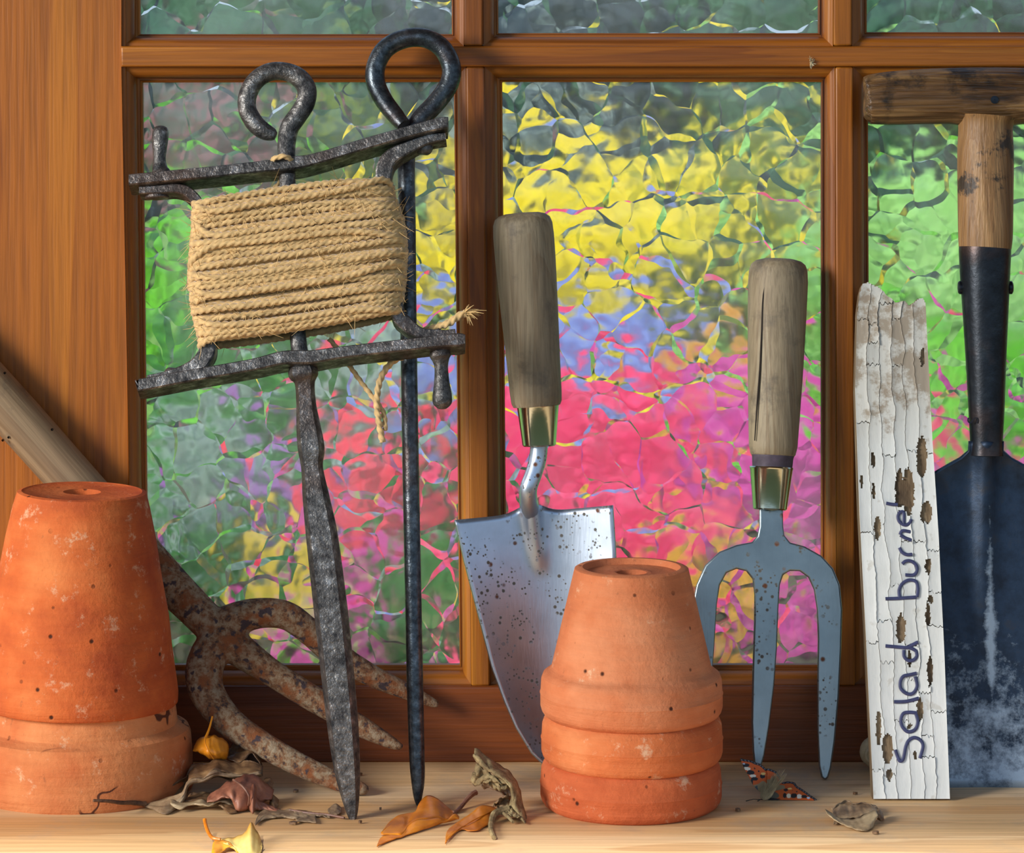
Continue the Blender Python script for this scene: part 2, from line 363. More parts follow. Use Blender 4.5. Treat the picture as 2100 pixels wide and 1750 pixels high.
ORG = {}
def link(o): sc.collection.objects.link(o)
def setp(o, label=None, cat=None, group=None, kind=None):
    if label: o['label'] = label
    if cat: o['category'] = cat
    if group: o['group'] = group
    if kind: o['kind'] = kind
def thing(name, label=None, cat=None, loc=(0, 0, 0), group=None, kind=None):
    o = bpy.data.objects.new(name, None); link(o); o.location = loc; o.empty_display_size = .02
    setp(o, label, cat, group, kind); ORG[o.name] = V(loc); return o
def part(name, mb, mat, parent=None, label=None, kind=None, smooth=True, sharp=35, solid=0, sub=0, bevel=0, loc=None, cat=None, group=None, fix=True):
    org = ORG[parent.name] if parent else (V(loc) if loc is not None else V((0, 0, 0)))
    me = bpy.data.meshes.new(name); me.from_pydata([tuple(p-org) for p in mb.v], [], mb.f)
    if fix:
        import bmesh
        bm = bmesh.new(); bm.from_mesh(me); bmesh.ops.recalc_face_normals(bm, faces=bm.faces); bm.to_mesh(me); bm.free()
    if smooth:
        me.polygons.foreach_set('use_smooth', [True]*len(me.polygons))
        if sharp: me.set_sharp_from_angle(angle=math.radians(sharp))
    me.materials.append(mat); o = bpy.data.objects.new(name, me); link(o)
    if parent: o.parent = parent
    else: o.location = org
    ORG[o.name] = org
    if solid: m = o.modifiers.new('thickness', 'SOLIDIFY'); m.thickness = solid; m.offset = 0
    if bevel: m = o.modifiers.new('bevel', 'BEVEL'); m.width = bevel; m.segments = 3; m.limit_method = 'ANGLE'; m.angle_limit = math.radians(40)
    if sub: m = o.modifiers.new('smooth', 'SUBSURF'); m.levels = sub; m.render_levels = sub
    setp(o, label, cat, group, kind); return o

# ------------------------------------------------------------------ the setting
GY = .020                                    # inner face of the glass
def quadbox(name, q, y, dy, mat, parent, bevel=.0012):
    part(name, MB().hexa([P(a, b, y) for a, b in q], dy), mat, parent, smooth=True, bevel=bevel)
win = thing('window_1', kind='structure')
TOPY = -1020
# stile, bars and rails (front faces given by their corners in the picture at their own depth)
quadbox('stile', [(-700, TOPY), (248, TOPY), (272, 1562), (-700, 1562)], .004, .05, WST, win)
quadbox('top_rail', [(248, TOPY-170), (2520, TOPY-170), (2520, TOPY), (248, TOPY)], .002, .05, WX, win)
quadbox('glazing_bar', [(247, 95), (2440.5, 95), (2440.5, 137), (248, 137)], .000, .04, WX, win)
quadbox('glazing_bar', [(950, TOPY), (991, TOPY), (991, 94.5), (951, 94.5)], .001, .04, WZ, win)
quadbox('glazing_bar', [(955, 137.5), (994, 137.5), (1005, 1408), (966, 1408)], .001, .04, WZ, win)
quadbox('glazing_bar', [(1709, TOPY), (1748, TOPY), (1748, 94.5), (1709, 94.5)], .001, .04, WZ, win)
quadbox('glazing_bar', [(1713, 137.5), (1750, 137.5), (1754, 1408), (1716, 1408)], .001, .04, WZ, win)
quadbox('bottom_rail', [(-700, 1408.5), (3100, 1408.5), (3100, 1566), (-700, 1566)], -.001, .05, WRL, win)
quadbox('stile', [(2440, TOPY), (3100, TOPY), (3100, 1562), (2440, 1562)], .004, .05, WST, win)
# mouldings with mitred corners: profile (fraction outer->inner, depth)
PROF = [(0, .0015), (.02, .0050), (.09, .0052)]+[(.09+.62*math.sin(a), .0052+.0085*(1-math.cos(a))) for a in [math.pi/2*k/7 for k in range(1, 8)]]+[(.71, .0155), (.86, .0155), (.90, .0150), (1.0, .0160), (1.0, GY+.001)]
def moulding(outer, inner):
    O = [P(x, y, 0) for x, y in outer]; I = [P(x, y, GY) for x, y in inner]
    for a, b, mt in ((0, 1, WX), (1, 2, WZ), (2, 3, WX), (3, 0, WZ)):
        rows = []
        for (u, d) in PROF+[(0, GY+.012)]:
            A = O[a].lerp(I[a], u); B = O[b].lerp(I[b], u); A.y = d; B.y = d
            rows.append([A.lerp(B, t) for t in (0, .33, .66, 1)])
        rows.append(rows[0]); part('moulding', MB().grid(rows), mt, win, smooth=True, sharp=28, fix=True)
def pane(inner):
    I = [P(x, y, GY) for x, y in inner]; c = sum(I, V((0, 0, 0)))/4
    I = [p+(p-c).normalized()*.006 for p in I]
    part('glass_pane', MB().hexa(I, .004), GLASS, win, smooth=False)
LOW = [([(248, 137), (955, 137), (966, 1408), (272, 1408)], [(294, 169), (931, 168), (943, 1361), (306, 1361)]),
       ([(993, 137), (1713, 137), (1716, 1408), (1005, 1408)], [(1030, 168), (1683, 168), (1683, 1361), (1040, 1361)]),
       ([(1750, 137), (2440, 137), (2440, 1408), (1754, 1408)], [(1778, 168), (2400, 168), (2400, 1361), (1783, 1361)])]
UPP = [([(248, TOPY), (951, TOPY), (951, 95), (248, 95)], [(290, TOPY+32), (920, TOPY+32), (927, 70), (289, 70)]),
       ([(991, TOPY), (1709, TOPY), (1709, 95), (991, 95)], [(1018, TOPY+32), (1677, TOPY+32), (1677, 68), (1022, 68)]),
       ([(1748, TOPY), (2440, TOPY), (2440, 95), (1748, 95)], [(1776, TOPY+32), (2400, TOPY+32), (2400, 66), (1776, 66)])]
for o_, i_ in LOW+UPP: moulding(o_, i_); pane(i_)
# sill, walls, added sun shade, outside ground
part('windowsill', MB().box((-1.1, -.30, -.035), (1.1, .0, 0)), SILL, kind='structure', bevel=.004)
part('wall_north', MB().box((-1.6, .0, -.56), (1.6, .09, -.036)).box((-1.6, .006, -.036), (-.472, .09, .98)).box((.52, .006, -.036), (1.6, .09, .98)).box((-.472, .006, .73), (.60, .09, .98)), WALL, kind='structure', smooth=False)
part('unseen_sun_shade', MB().box((-1.7, -.985, .98), (1.7, .22, 1.02)), WALL, kind='structure', smooth=False)  # unseen panel added to block the sun, its edge leaves a lit sill strip

# ------------------------------------------------------------------ the garden beyond the glass
GZ = -.56
def grassmat(name, c1, c2):
    s = NT(name); v = s.coord(); n = s.noise(v, 6, 6, .7); s.set(color=s.ramp(n, [(.35, c1), (.65, c2)]), rough=.9); s.bump(s.noise(v, 60, 4), .02, .5); return s.m
LAWN = grassmat('lawn_grass', srgb(96, 150, 50), srgb(150, 196, 84))
EARTH = grassmat('garden_earth', srgb(60, 56, 40), srgb(96, 92, 60))
part('garden_ground', MB().box((-9, .1, GZ-.05), (9, 16, GZ)), LAWN, kind='structure', smooth=False)
part('flower_border_soil', MB().box((-1.4, 2.0, GZ), (.9, 4.6, GZ+.03)), EARTH, kind='structure', smooth=False)
def flat(name, col, rough=.6, var=.75):
    s = NT(name); n = s.noise(s.coord(), 9, 3, .6); s.set(color=s.mix(s.gray(n, .35, .65), tuple(q*var for q in col[:3])+(1,), col), rough=rough)
    return s.m
GC = dict(lime=flat('leaf_lime', srgb(126, 226, 40)), green=flat('leaf_green', srgb(52, 138, 44)), dark=flat('leaf_dark', srgb(30, 66, 52)), navy=flat('leaf_blue_green', srgb(34, 60, 72)),
          silver=flat('leaf_silver', srgb(176, 200, 190)), olive=flat('leaf_olive', srgb(128, 150, 24)), pale=flat('leaf_pale', srgb(176, 236, 130), var=.9), teal=flat('leaf_teal', srgb(62, 120, 84)), mauvegrey=flat('leaf_grey', srgb(112, 128, 112)),
          yellow=flat('petal_yellow', srgb(255, 232, 10), var=.9), lemon=flat('petal_lemon', srgb(236, 206, 60), var=.9), gold=flat('petal_gold', srgb(240, 176, 50), var=.9), pink=flat('petal_pink', srgb(250, 60, 120), var=.85),
          magenta=flat('petal_magenta', srgb(216, 62, 168), var=.85), red=flat('petal_coral', srgb(255, 58, 88), var=.85), blue=flat('petal_blue', srgb(138, 160, 228), var=.85), mauve=flat('petal_mauve', srgb(170, 112, 190), var=.85), rust=flat('petal_rust', srgb(150, 92, 98), var=.8))
def plant(label, cat, px, py, rx, ry, y, leaf, petal=None, nleaf=700, nflow=120, ls=.035, fs=.03, name='flowering_plant', group=None):
    d = DW+y; c = P(px, py, y); a = rx*d/FP; b = ry*d/FP; cdep = min(a, .17)
    base = V((c.x, c.y, GZ)); t = thing(name, label, cat, base, group)
    r = random.Random(int(px*7+py)); mb = MB()
    core = MB(); prof = [(max(.002, math.sin(math.pi*i/8)), -math.cos(math.pi*i/8)) for i in range(9)]
    core.lathe([(q*.8, h*.8) for q, h in prof], V((0, 0, 0)), 14)
    core.v = [V((p.x*a, p.y*cdep, p.z*b))+c for p in core.v]
    def surf(k):
        while True:
            u = V((r.gauss(0, 1), r.gauss(0, 1), r.gauss(0, 1))).normalized()
            if u.y < .35: break
        q = k*(1+.10*noise.noise(u*2.4+V((px, py, 0))))
        return V((u.x*a*q, u.y*cdep*q, u.z*b*q))+c, u
    for i in range(nleaf):
        p, u = surf(r.uniform(.78, 1.06)); dr = V((r.gauss(0, 1), r.gauss(0, .6), r.gauss(0, 1))).normalized()
        nn = (u+V((r.gauss(0, .4), r.gauss(0, .4)-.3, r.gauss(0, .4)))).normalized(); sd = dr.cross(nn).normalized()
        L = ls*r.uniform(.6, 1.3); k = len(mb.v); mb.v += [p, p+dr*L*.5+sd*L*.28, p+dr*L, p+dr*L*.5-sd*L*.28]; mb.f.append((k, k+1, k+2, k+3))
    part('foliage', mb, GC[leaf], t, kind='stuff', smooth=False, fix=False)
    part('leaf_core', core, GC[leaf], t, fix=True)
    st = MB()
    for i in range(3):
        x = (i-1)*a*.4; st.tube([V((c.x+x*.3, c.y, GZ)), V((c.x+x, c.y, c.z-b*.3))], .008, 6)
    part('stem', st, GC['dark'], t)
    if petal and nflow:
        fb = MB()
        for i in range(nflow):
            p, u = surf(r.uniform(1.0, 1.12)); nn = (u+V((0, -.8, .3))+V((r.gauss(0, .3), 0, r.gauss(0, .3)))).normalized(); e1 = nn.orthogonal().normalized(); e2 = nn.cross(e1)
            R = fs*r.uniform(.7, 1.3); k = len(fb.v); fb.v.append(p)
            for j in range(10):
                an = math.pi*j/5; rr = R if j % 2 == 0 else R*.62
                fb.v.append(p+(e1*math.cos(an)+e2*math.sin(an))*rr+nn*R*.25)
            for j in range(10): fb.f.append((k, k+1+j, k+1+(j+1) % 10))
        part('blossom', fb, GC[petal], t, kind='stuff', smooth=False, fix=False)
    return t
# (label, category, px, py, rx, ry, y, leaf, petal, nleaf, nflow, leafsize, flowersize)
hedge = [(-60, 'navy'), (260, 'mauvegrey'), (560, 'teal'), (860, 'navy'), (1120, 'navy'), (1400, 'teal'), (1680, 'teal'), (1980, 'teal'), (2280, 'dark')]
for i, (hx, hc) in enumerate(hedge):
    plant(['dull blue-green hedge bush beyond the far left stile', 'grey-leaved hedge bush behind the left column of panes', 'mid green hedge bush behind the hooked iron pin', 'dark bluish hedge bush behind the tall looped pin', 'darkest bluish hedge bush seen high in the middle pane', 'green hedge bush behind the middle pane centre', 'green hedge bush behind the right edge of the middle pane', 'teal green hedge bush seen above the spade handle', 'dark hedge bush beyond the right-hand spade'][i],
          'hedge', hx, 90, 205, 420, 4.95+.6*(i % 2), hc, None, 1300, 0, .09, name='hedge_bush', group='hedge at the end of the garden')
PL = [
 ('grey green shrub with dull red blossom at the upper left of the left pane', 'shrub', 400, 290, 170, 130, 3.9, 'mauvegrey', 'rust', 900, 45, .05, .04),
 ('loose mid green shrub seen between the iron hook and looped pin', 'shrub', 660, 330, 150, 170, 4.0, 'teal', 'olive', 800, 60, .05, .03),
 ('bright lime shrub behind the left side of the twine reel', 'shrub', 350, 600, 130, 190, 3.6, 'lime', None, 1000, 0, .05, .03),
 ('thin yellow flowered shrub between the pin and the first glazing bar', 'shrub', 920, 500, 75, 170, 3.7, 'mauvegrey', 'yellow', 600, 70, .04, .03),
 ('broad green leafed plant under the twine reel', 'plant', 520, 790, 200, 120, 3.3, 'green', None, 900, 0, .06, .03),
 ('silvery leaved plant between spike and looped pin', 'plant', 740, 790, 110, 140, 3.25, 'silver', None, 500, 0, .06, .02),
 ('silvery spreading plant at the lower left of the left pane', 'plant', 365, 1080, 120, 200, 2.55, 'silver', 'green', 500, 70, .05, .03),
 ('violet blue flowers low beside the first glazing bar', 'flowers', 930, 790, 60, 100, 3.1, 'silver', 'blue', 300, 160, .03, .03),
 ('purple pink flower clump left of the square spike', 'flowers', 530, 1030, 110, 80, 2.75, 'green', 'mauve', 400, 90, .03, .035),
 ('coral red flower clump between the spike and the looped pin', 'flowers', 760, 1010, 90, 100, 2.75, 'teal', 'red', 400, 75, .03, .035),
 ('yellow flower clump behind the rusty fork head', 'flowers', 530, 1220, 125, 100, 2.6, 'olive', 'lemon', 300, 150, .03, .035),
 ('magenta flower clump low between spike and looped pin', 'flowers', 750, 1190, 95, 70, 2.62, 'green', 'magenta', 300, 120, .03, .032),
 ('small green tuft at the lower right corner of the left pane', 'plant', 900, 1260, 120, 150, 2.55, 'green', None, 600, 0, .04, .03),
 ('lime green tuft with pink dots under the rusty fork arm', 'plant', 620, 1340, 170, 80, 2.45, 'lime', 'magenta', 500, 50, .04, .03),
 ('large yellow flowering shrub filling the middle pane left', 'shrub', 1235, 530, 185, 150, 3.5, 'olive', 'yellow', 900, 300, .05, .045),
 ('olive green shrub with scattered yellow blossom right of the yellow one', 'shrub', 1510, 490, 190, 210, 3.65, 'olive', 'yellow', 1000, 40, .05, .035),
 ('pale green shrub behind the wooden handle of the hand fork', 'shrub', 1650, 640, 110, 170, 3.55, 'pale', None, 700, 0, .05, .03),
 ('blue flower drift below the yellow shrub', 'flowers', 1200, 740, 230, 75, 3.2, 'silver', 'blue', 400, 300, .03, .036),
 ('apricot flower drift left of the hand fork handle', 'flowers', 1450, 790, 110, 60, 3.1, 'olive', 'gold', 300, 180, .03, .03),
 ('hot pink flower mass right of the trowel neck', 'flowers', 1220, 930, 220, 110, 2.8, 'olive', 'pink', 700, 330, .035, .042),
 ('magenta flower mass behind the hand fork ferrule', 'flowers', 1570, 990, 195, 150, 2.78, 'green', 'magenta', 700, 400, .035, .042),
 ('deep pink flower mass above the stacked small pots', 'flowers', 1340, 1110, 160, 80, 2.6, 'green', 'pink', 400, 180, .035, .04),
 ('green plant with gold flecks between the hand fork tines', 'plant', 1490, 1270, 110, 120, 2.45, 'green', 'gold', 500, 90, .04, .03),
 ('pink flower clump at the lower right of the middle pane', 'flowers', 1650, 1290, 110, 120, 2.45, 'green', 'magenta', 500, 90, .04, .04),
 ('green base planting behind the small pots', 'plant', 1230, 1330, 170, 130, 2.4, 'green', 'pink', 500, 60, .04, .03),
 ('pale spring green shrub in the right pane above the white board', 'shrub', 1960, 560, 250, 190, 3.9, 'pale', None, 1200, 0, .07, .03),
 ('bright lime shrub behind the shaft of the long spade', 'shrub', 1990, 850, 260, 130, 3.3, 'lime', None, 1200, 0, .06, .03),
 ('pink flowers behind the shoulder of the long spade', 'flowers', 1925, 965, 60, 55, 2.9, 'lime', 'pink', 200, 110, .03, .035),
 ('green underplanting low behind the long spade', 'plant', 2040, 1200, 290, 190, 2.7, 'green', 'magenta', 900, 120, .05, .03),
 ('dark shrub high in the middle pane left corner', 'shrub', 1110, 250, 130, 130, 4.1, 'navy', 'silver', 900, 60, .05, .03),
]
for a_ in PL:
    plant(a_[0], a_[1], *a_[2:7], a_[7], a_[8], a_[9], a_[10], a_[11], a_[12], name={'shrub': 'shrub', 'plant': 'leafy_plant', 'flowers': 'flowering_plant'}[a_[1]])

# ------------------------------------------------------------------ terracotta pots (upside down)
def pot(label, mat, px, yc, z0, prof, hole_r, tilt=0, rim_in=None, group=None, wob=.0, ring=True, thick=.004):
    """prof: outer (r,z) from the mouth at the bottom to the base at the top, z relative to z0"""
    d = DW+yc; o = V(((px-1050)*d/FP, yc, z0)); t = thing('terracotta_pot', label, 'pot', o, group)
    rt, zt = prof[-1]
    top = [(rt-.0022, zt+.0006), (rt-.0030, zt)]
    if ring: top = [(rt-.0012, zt+.0007), (rt-.0040, zt+.0008), (rt-.0052, zt-.0022), (hole_r+.003, zt-.0024), (hole_r+.0012, zt-.0018)]
    top += [(hole_r, zt-.0022 if ring else zt), (hole_r-.0008, zt-.0065)]
    inner = [(max(r-thick, hole_r+.001), min(z, zt-.0065)) for r, z in reversed(prof) if z > .0005]
    inner = [(inner[0][0]-.001, zt-.0065)]+inner[1:]+[(prof[0][0]-thick, 0.0)]
    ax = V((math.sin(tilt), 0, math.cos(tilt)))
    m = MB().lathe(prof+top+inner+[prof[0]], o, 96, ax, wob)
    part('pot_body', m, mat, t, sharp=40)
    return t
r_ = .0002525
pot('large orange terracotta pot with chipped base, upside down, upper of the left pair', TC[0], 157, -.059, .0455,
    [(.0525, 0), (.0535, .0012), (.0536, .006), (.0529, .012), (.0500, .028), (.0470, .046), (.0432, .066), (.0392, .088), (.0362, .102), (.0347, .108), (.0340, .1105)], .0100, math.radians(1.5), wob=.02, ring=False, group='large pots at the left')
pot('large paler terracotta pot with cracked thick rim, lower of the pair at the left', TC[1], 167, -.0595, 0,
    [(.0580, 0), (.0590, .0015), (.0592, .006), (.0586, .020), (.0578, .0285), (.0565, .0315), (.0520, .0335), (.0506, .0345), (.0498, .040), (.0490, .045), (.0470, .060), (.0400, .100), (.036, .112)], .009, 0, wob=.012, ring=False, thick=.005, group='large pots at the left')
def small(z0, k, mat, label, sh):
    pr = [(.0436, 0), (.0452, .0010), (.0464, .0028), (.0471, .0052), (.0471, .0112), (.0474, .0119), (.0470, .0127), (.0466, .0190), (.0456, .0216), (.0436, .0231), (.0420, .0240), (.0413, .0254), (.0300, .0735), (.0294, .0758)]
    pot(label, mat, 1295+sh, -.0955, z0, [(r*k, z) for r, z in pr], .0078, 0, group='small nested pots in the middle', wob=.003)
small(.0462, 1.0, TC[2], 'small terracotta pot standing bottom up on top of the middle stack', 0)
small(.0231, .995, TC[3], 'small terracotta pot showing only its rim, second of the middle stack', 1)
small(0, .995, TC[4], 'small terracotta pot resting on the sill, lowest of the middle stack', -1)

# ------------------------------------------------------------------ rusty digging fork lying behind the big pots
def yp(pts, n=6):
    q = cr(pts, n); return [P(p[0], p[1], p[3]) for p in q], [p[2]*(DW+p[3])/FP for p in q]
base = P(430, 1290, -.03); rf = thing('digging_fork', 'long handled rusty digging fork lying aslant behind the large pots', 'fork', (base.x, -.03, 0))
a, b = yp([(-330, 448, 47, -.0085), (0, 817, 50, -.0085), (60, 884, 50, -.0087), (150, 985, 49, -.009), (235, 1080, 47, -.010)], 6)
part('wooden_handle', MB().tube(a, b, 28), HANDD, rf, label='worm-holed grey wooden handle')
holes = MB()
for hx, hy in ((37, 856), (45, 857), (28, 868), (18, 897), (76, 933), (92, 937), (80, 953), (95, 968), (127, 952), (107, 881), (10, 765), (6, 903), (14, 838)):
    q = P(hx, hy, -.0085); nrm = V((0, -1, 0)); q2 = V((q.x, -.0085-.0118, q.z)); 
    holes.lathe([(.0002, -.0006), (.0007, -.0004), (.0007, .0008)], P(hx, hy, q2.y+.0012), 8, V((0, -1, 0)))
part('worm_hole', holes, plain('worm_hole_dark', srgb(26, 18, 12), .9), rf, kind='stuff')
head = MB()
for pts in ([(225, 1068, 49, -.010), (300, 1150, 46, -.014), (370, 1220, 40, -.020), (425, 1275, 38, -.026), (460, 1310, 40, -.029), (500, 1340, 34, -.031), (560, 1382, 28, -.034), (640, 1432, 27, -.037), (740, 1490, 22, -.041), (800, 1522, 14, -.044), (826, 1535, 7, -.045)],
            [(440, 1292, 36, -.026), (480, 1272, 36, -.026), (530, 1258, 32, -.025), (585, 1262, 30, -.023), (630, 1292, 28, -.021), (680, 1335, 27, -.019), (760, 1385, 23, -.017), (850, 1425, 16, -.014), (900, 1447, 8, -.0125)],
            [(450, 1310, 38, -.030), (428, 1345, 40, -.036), (418, 1385, 40, -.042), (430, 1430, 36, -.048), (475, 1485, 31, -.055), (540, 1528, 27, -.062), (620, 1572, 24, -.069), (700, 1606, 19, -.0755), (740, 1618, 15, -.0785), (755, 1621, 8, -.0795)],
            [(450, 1300, 36, -.028), (480, 1325, 38, -.030), (510, 1320, 28, -.029)]):
    a, b = yp(pts, 5); head.tube(a, [q if True else q for q in b], 12)
o = part('fork_head', head, RUST, rf, label='pitted rust-brown three-tined iron head', fix=True)
m = o.modifiers.new('weld', 'REMESH'); m.mode = 'VOXEL'; m.voxel_size = .0012; m.use_smooth_shade = True
m = o.modifiers.new('relax', 'SMOOTH'); m.iterations = 6; m.factor = .6

# ------------------------------------------------------------------ looped iron pin
L2 = Lean(-.098, .2)
b0 = L2.pt(857, 1655); pin = thing('looped_iron_pin', 'tall black iron pin with closed teardrop loop, behind the twine reel', 'pin', (b0.x, b0.y, 0))
a, b = L2.path([(858, 1655, 3), (857, 1635, 9), (857, 1600, 14), (855, 1550, 16), (851, 1400, 17), (848, 1250, 17), (843, 1000, 17), (838, 700, 17), (835, 450, 17.5), (833, 340, 18), (838, 285, 19), (862, 245, 20), (895, 210, 20), (921, 172, 20), (925, 135, 20), (905, 97, 20), (870, 78, 20), (828, 80, 20), (791, 100, 20), (771, 135, 20), (771, 172, 20), (788, 208, 19), (812, 240, 18, .0), (829, 264, 15)], n=7) if False else L2.path([p if len(p) == 4 else p+(0,) for p in [(858, 1655, 3), (857, 1635, 9), (857, 1600, 14), (855, 1550, 16), (851, 1400, 17), (848, 1250, 17), (843, 1000, 17), (838, 700, 17), (835, 450, 17.5), (833, 340, 18), (838, 285, 19), (862, 245, 20), (895, 210, 20), (921, 172, 20), (925, 135, 20), (905, 97, 20), (870, 78, 20), (828, 80, 20), (791, 100, 20), (771, 135, 20), (771, 172, 20), (788, 208, 19, .002), (812, 240, 18, .004), (829, 262, 15, .007)]], n=7)
k0 = 9*7+3
part('pin_shaft', MB().tube(a[:k0], b[:k0], 16), IRON_S, pin)
part('pin_loop', MB().tube(a[k0-1:], b[k0-1:], 18), IRON_S, pin)

# ------------------------------------------------------------------ garden line reel: spike, bars, straps, pegs, twine
L1 = Lean(-.126, .205)
b0 = L1.pt(724, 1690); reel = thing('garden_line_reel', 'forged iron garden line reel wound with jute twine on a pointed spike', 'garden reel', (b0.x, b0.y, 0))
a, b = L1.path([(622, 762, 20), (612, 700, 17), (600, 560, 16), (592, 420, 16), (588, 330, 18), (588, 292, 19), (594, 262, 20), (610, 238, 20), (626, 212, 20), (629, 184, 20), (613, 160, 20), (585, 147, 19), (552, 148, 19), (524, 166, 19), (508, 196, 19), (508, 226, 19), (522, 252, 19), (540, 268, 18), (558, 276, 14), (566, 279, 8)], n=7)
hook = MB().tube(a, b, 18)
part('spike_hook', hook, IRON, reel)
SQ = [(-1, .25), (-.62, .95), (.66, .95), (1, .3), (1, -.6), (.6, -1), (-.6, -1), (-1, -.6)]
a, b = L1.path([(617, 742, 18), (620, 758, 29), (623, 772, 29), (625, 788, 20), (628, 830, 20), (632, 870, 24), (638, 920, 27), (640, 960, 22), (648, 1020, 27), (660, 1100, 32), (678, 1250, 34), (694, 1400, 33), (704, 1500, 31), (712, 1580, 26), (718, 1630, 19), (722, 1665, 12), (724, 1690, 4)], n=6)
part('spike_point', MB().tube(a, b, sec=SQ, N=L1.N), IRON, reel, sharp=30)
def rect(px_w, dep): return [(-1, -1), (-1, 1), (1, 1), (1, -1)]
RS = [(-1, -.9), (-1, .9), (-.8, 1), (.8, 1), (1, .9), (1, -.9), (.8, -1), (-.8, -1)]
def bar(pts, hpx, dep, off=0, name='crossbar', n=5):
    a, b = L1.path([p+(hpx,)+((p[2],) if len(p) > 2 else (0,)) if False else (p[0], p[1], p[2] if len(p) > 2 else hpx, p[3] if len(p) > 3 else 0) for p in pts], off, n)
    part(name, MB().tube(a, [(r, dep) for r in b], sec=RS, N=NB), IRON, reel, sharp=30)
NB = (L1.N*math.cos(math.radians(9))+L1.U*-math.sin(math.radians(-9))).normalized()
bar([(274, 378, 11.5), (282, 378, 12), (420, 365), (540, 352, 12), (600, 345, 14), (650, 336, 12), (760, 303), (850, 278), (905, 264, 13), (919, 263, 12)], 12, .010)
bar([(290, 797, 12), (298, 797, 13), (400, 778), (520, 757), (585, 742, 14), (640, 741, 14), (700, 732), (820, 718), (900, 709), (940, 706, 14), (954, 706, 11)], 12.5, .010)
bar([(915, 287, 8), (880, 292, 10), (840, 308, 13), (806, 326, 16), (790, 350, 17), (788, 400, 15), (800, 520, 12), (815, 640, 14), (832, 668, 15), (862, 688, 11), (905, 692, 10), (936, 688, 8)], 12, .0065, name='side_strap')
bar([(288, 397, 8), (330, 395, 9), (365, 393, 10), (392, 404, 11), (410, 440, 12), (414, 560, 12), (428, 700, 16), (420, 738, 17), (396, 760, 15), (350, 774, 9), (305, 782, 7)], 12, .0065, name='side_strap')
def peg(pts, name='winding_peg'):
    a, b = L1.path(pts, 0, 5); part(name, MB().tube(a, b, 14), IRON, reel, sharp=50)
peg([(329, 258, 4), (329, 262, 13), (329, 272, 17), (328, 295, 16), (327, 325, 13), (328, 345, 16), (330, 355, 20), (330, 368, 20)])
peg([(903, 718, 20), (903, 730, 22), (904, 740, 17), (905, 755, 14), (906, 785, 16), (907, 812, 20), (907, 828, 19), (907, 838, 9), (907, 839, 2)])
peg([(868, 296, 18), (870, 308, 18), (871, 316, 12), (871, 318, 3)], 'rivet')
peg([(352, 754, 3), (352, 757, 13), (353, 768, 19), (354, 776, 20)], 'rivet')
peg([(322, 399, 24), (322, 407, 24), (322, 410, 10), (322, 411, 2)], 'rivet')
peg([(902, 679, 2), (902, 680, 16), (903, 688, 21), (903, 696, 22)], 'rivet')
# twine: three-lobed twisted strand
def strand(mb, pts, r, pitch=.0125, ph=0, n=12):
    acc = [0]
    for p, q in zip(pts, pts[1:]): acc.append(acc[-1]+(q-p).length)
    def sec(i):
        ro = acc[i]*2*math.pi/pitch+ph
        return [((1+.27*math.cos(3*(2*math.pi*k/n-ro)))*.84*math.cos(2*math.pi*k/n), (1+.27*math.cos(3*(2*math.pi*k/n-ro)))*.84*math.sin(2*math.pi*k/n)) for k in range(n)]
    return tube_f(mb, pts, r, sec, n)
def tube_f(s, pts, rad, sec, m):
    base = len(s.v); nn = None
    for i, p in enumerate(pts):
        t = (pts[min(i+1, len(pts)-1)]-pts[max(i-1, 0)]).normalized()
        if nn is None: nn = V((0, -1, .1)) if abs(t.y) < .9 else V((1, 0, 0))
        side = t.cross(nn).normalized(); nn = side.cross(t).normalized()
        r = rad[i] if isinstance(rad, list) else rad
        for (u, w_) in sec(i): s.v.append(p+side*(u*r)+nn*(w_*r))
    for i in range(len(pts)-1):
        for k in range(m): a = base+i*m+k; b = base+i*m+(k+1) % m; s.f.append((a, b, b+m, a+m))
    s.f.append(tuple(base+k for k in range(m))[::-1]); e = base+(len(pts)-1)*m; s.f.append(tuple(e+k for k in range(m)))
LX = [(0, 396), (.15, 394), (.4, 388), (.55, 387), (.8, 398), (1, 410)]
RX = [(0, 796), (.12, 812), (.3, 828), (.5, 835), (.7, 832), (.85, 828), (1, 822)]
def winding(nw, bdep, amp, ramp_, seed, steps=200, t0=0, t1=1, step=.00105):
    r = random.Random(seed); pts = []
    kn = [(r.gauss(0, amp), r.uniform(-ramp_, ramp_)) for _ in range(nw*5+8)]
    for i in range(nw*steps+1):
        u = i/steps; t = t0+(t1-t0)*(u/nw); th = 2*math.pi*u+math.pi
        c, s_ = math.cos(th), math.sin(th)
        ex = math.copysign(abs(c)**.35, c); ey = math.copysign(abs(s_)**.55, s_)
        xl = lerp1(LX, t)+5; xr = lerp1(RX, t)-5; x = (xl+xr)/2+ex*(xr-xl)/2
        f = (x-xl)/(xr-xl); yl = 430+t*280; yr = 374+t*272
        k = u*5; j = int(k); fr = k-j; sm = fr*fr*(3-2*fr)
        dy = kn[j][0]*(1-sm)+kn[j+1][0]*sm; dr = kn[j][1]*(1-sm)+kn[j+1][1]*sm
        y = yl+(yr-yl)*f+dy+9*math.sin(math.pi*f)*(t-.45)*1.5
        pts.append(L1.pt(x, y, -ey*(bdep+dr)))
    ln = sum((q-p).length for p, q in zip(pts, pts[1:]))
    return [V(q) for q in resamp([tuple(p) for p in pts], int(ln/step))]
tw = MB()
strand(tw, winding(24, .0105, 1.0, .0003, 3, 130, step=.002), .0021)
strand(tw, winding(25, .0135, 5.0, .0009, 5, 230), .00198)
strand(tw, winding(8, .0160, 16, .0008, 11, 230, .03, .95), .00195)
part('twine_winding', tw, TWINE, reel, sharp=0, fix=False)
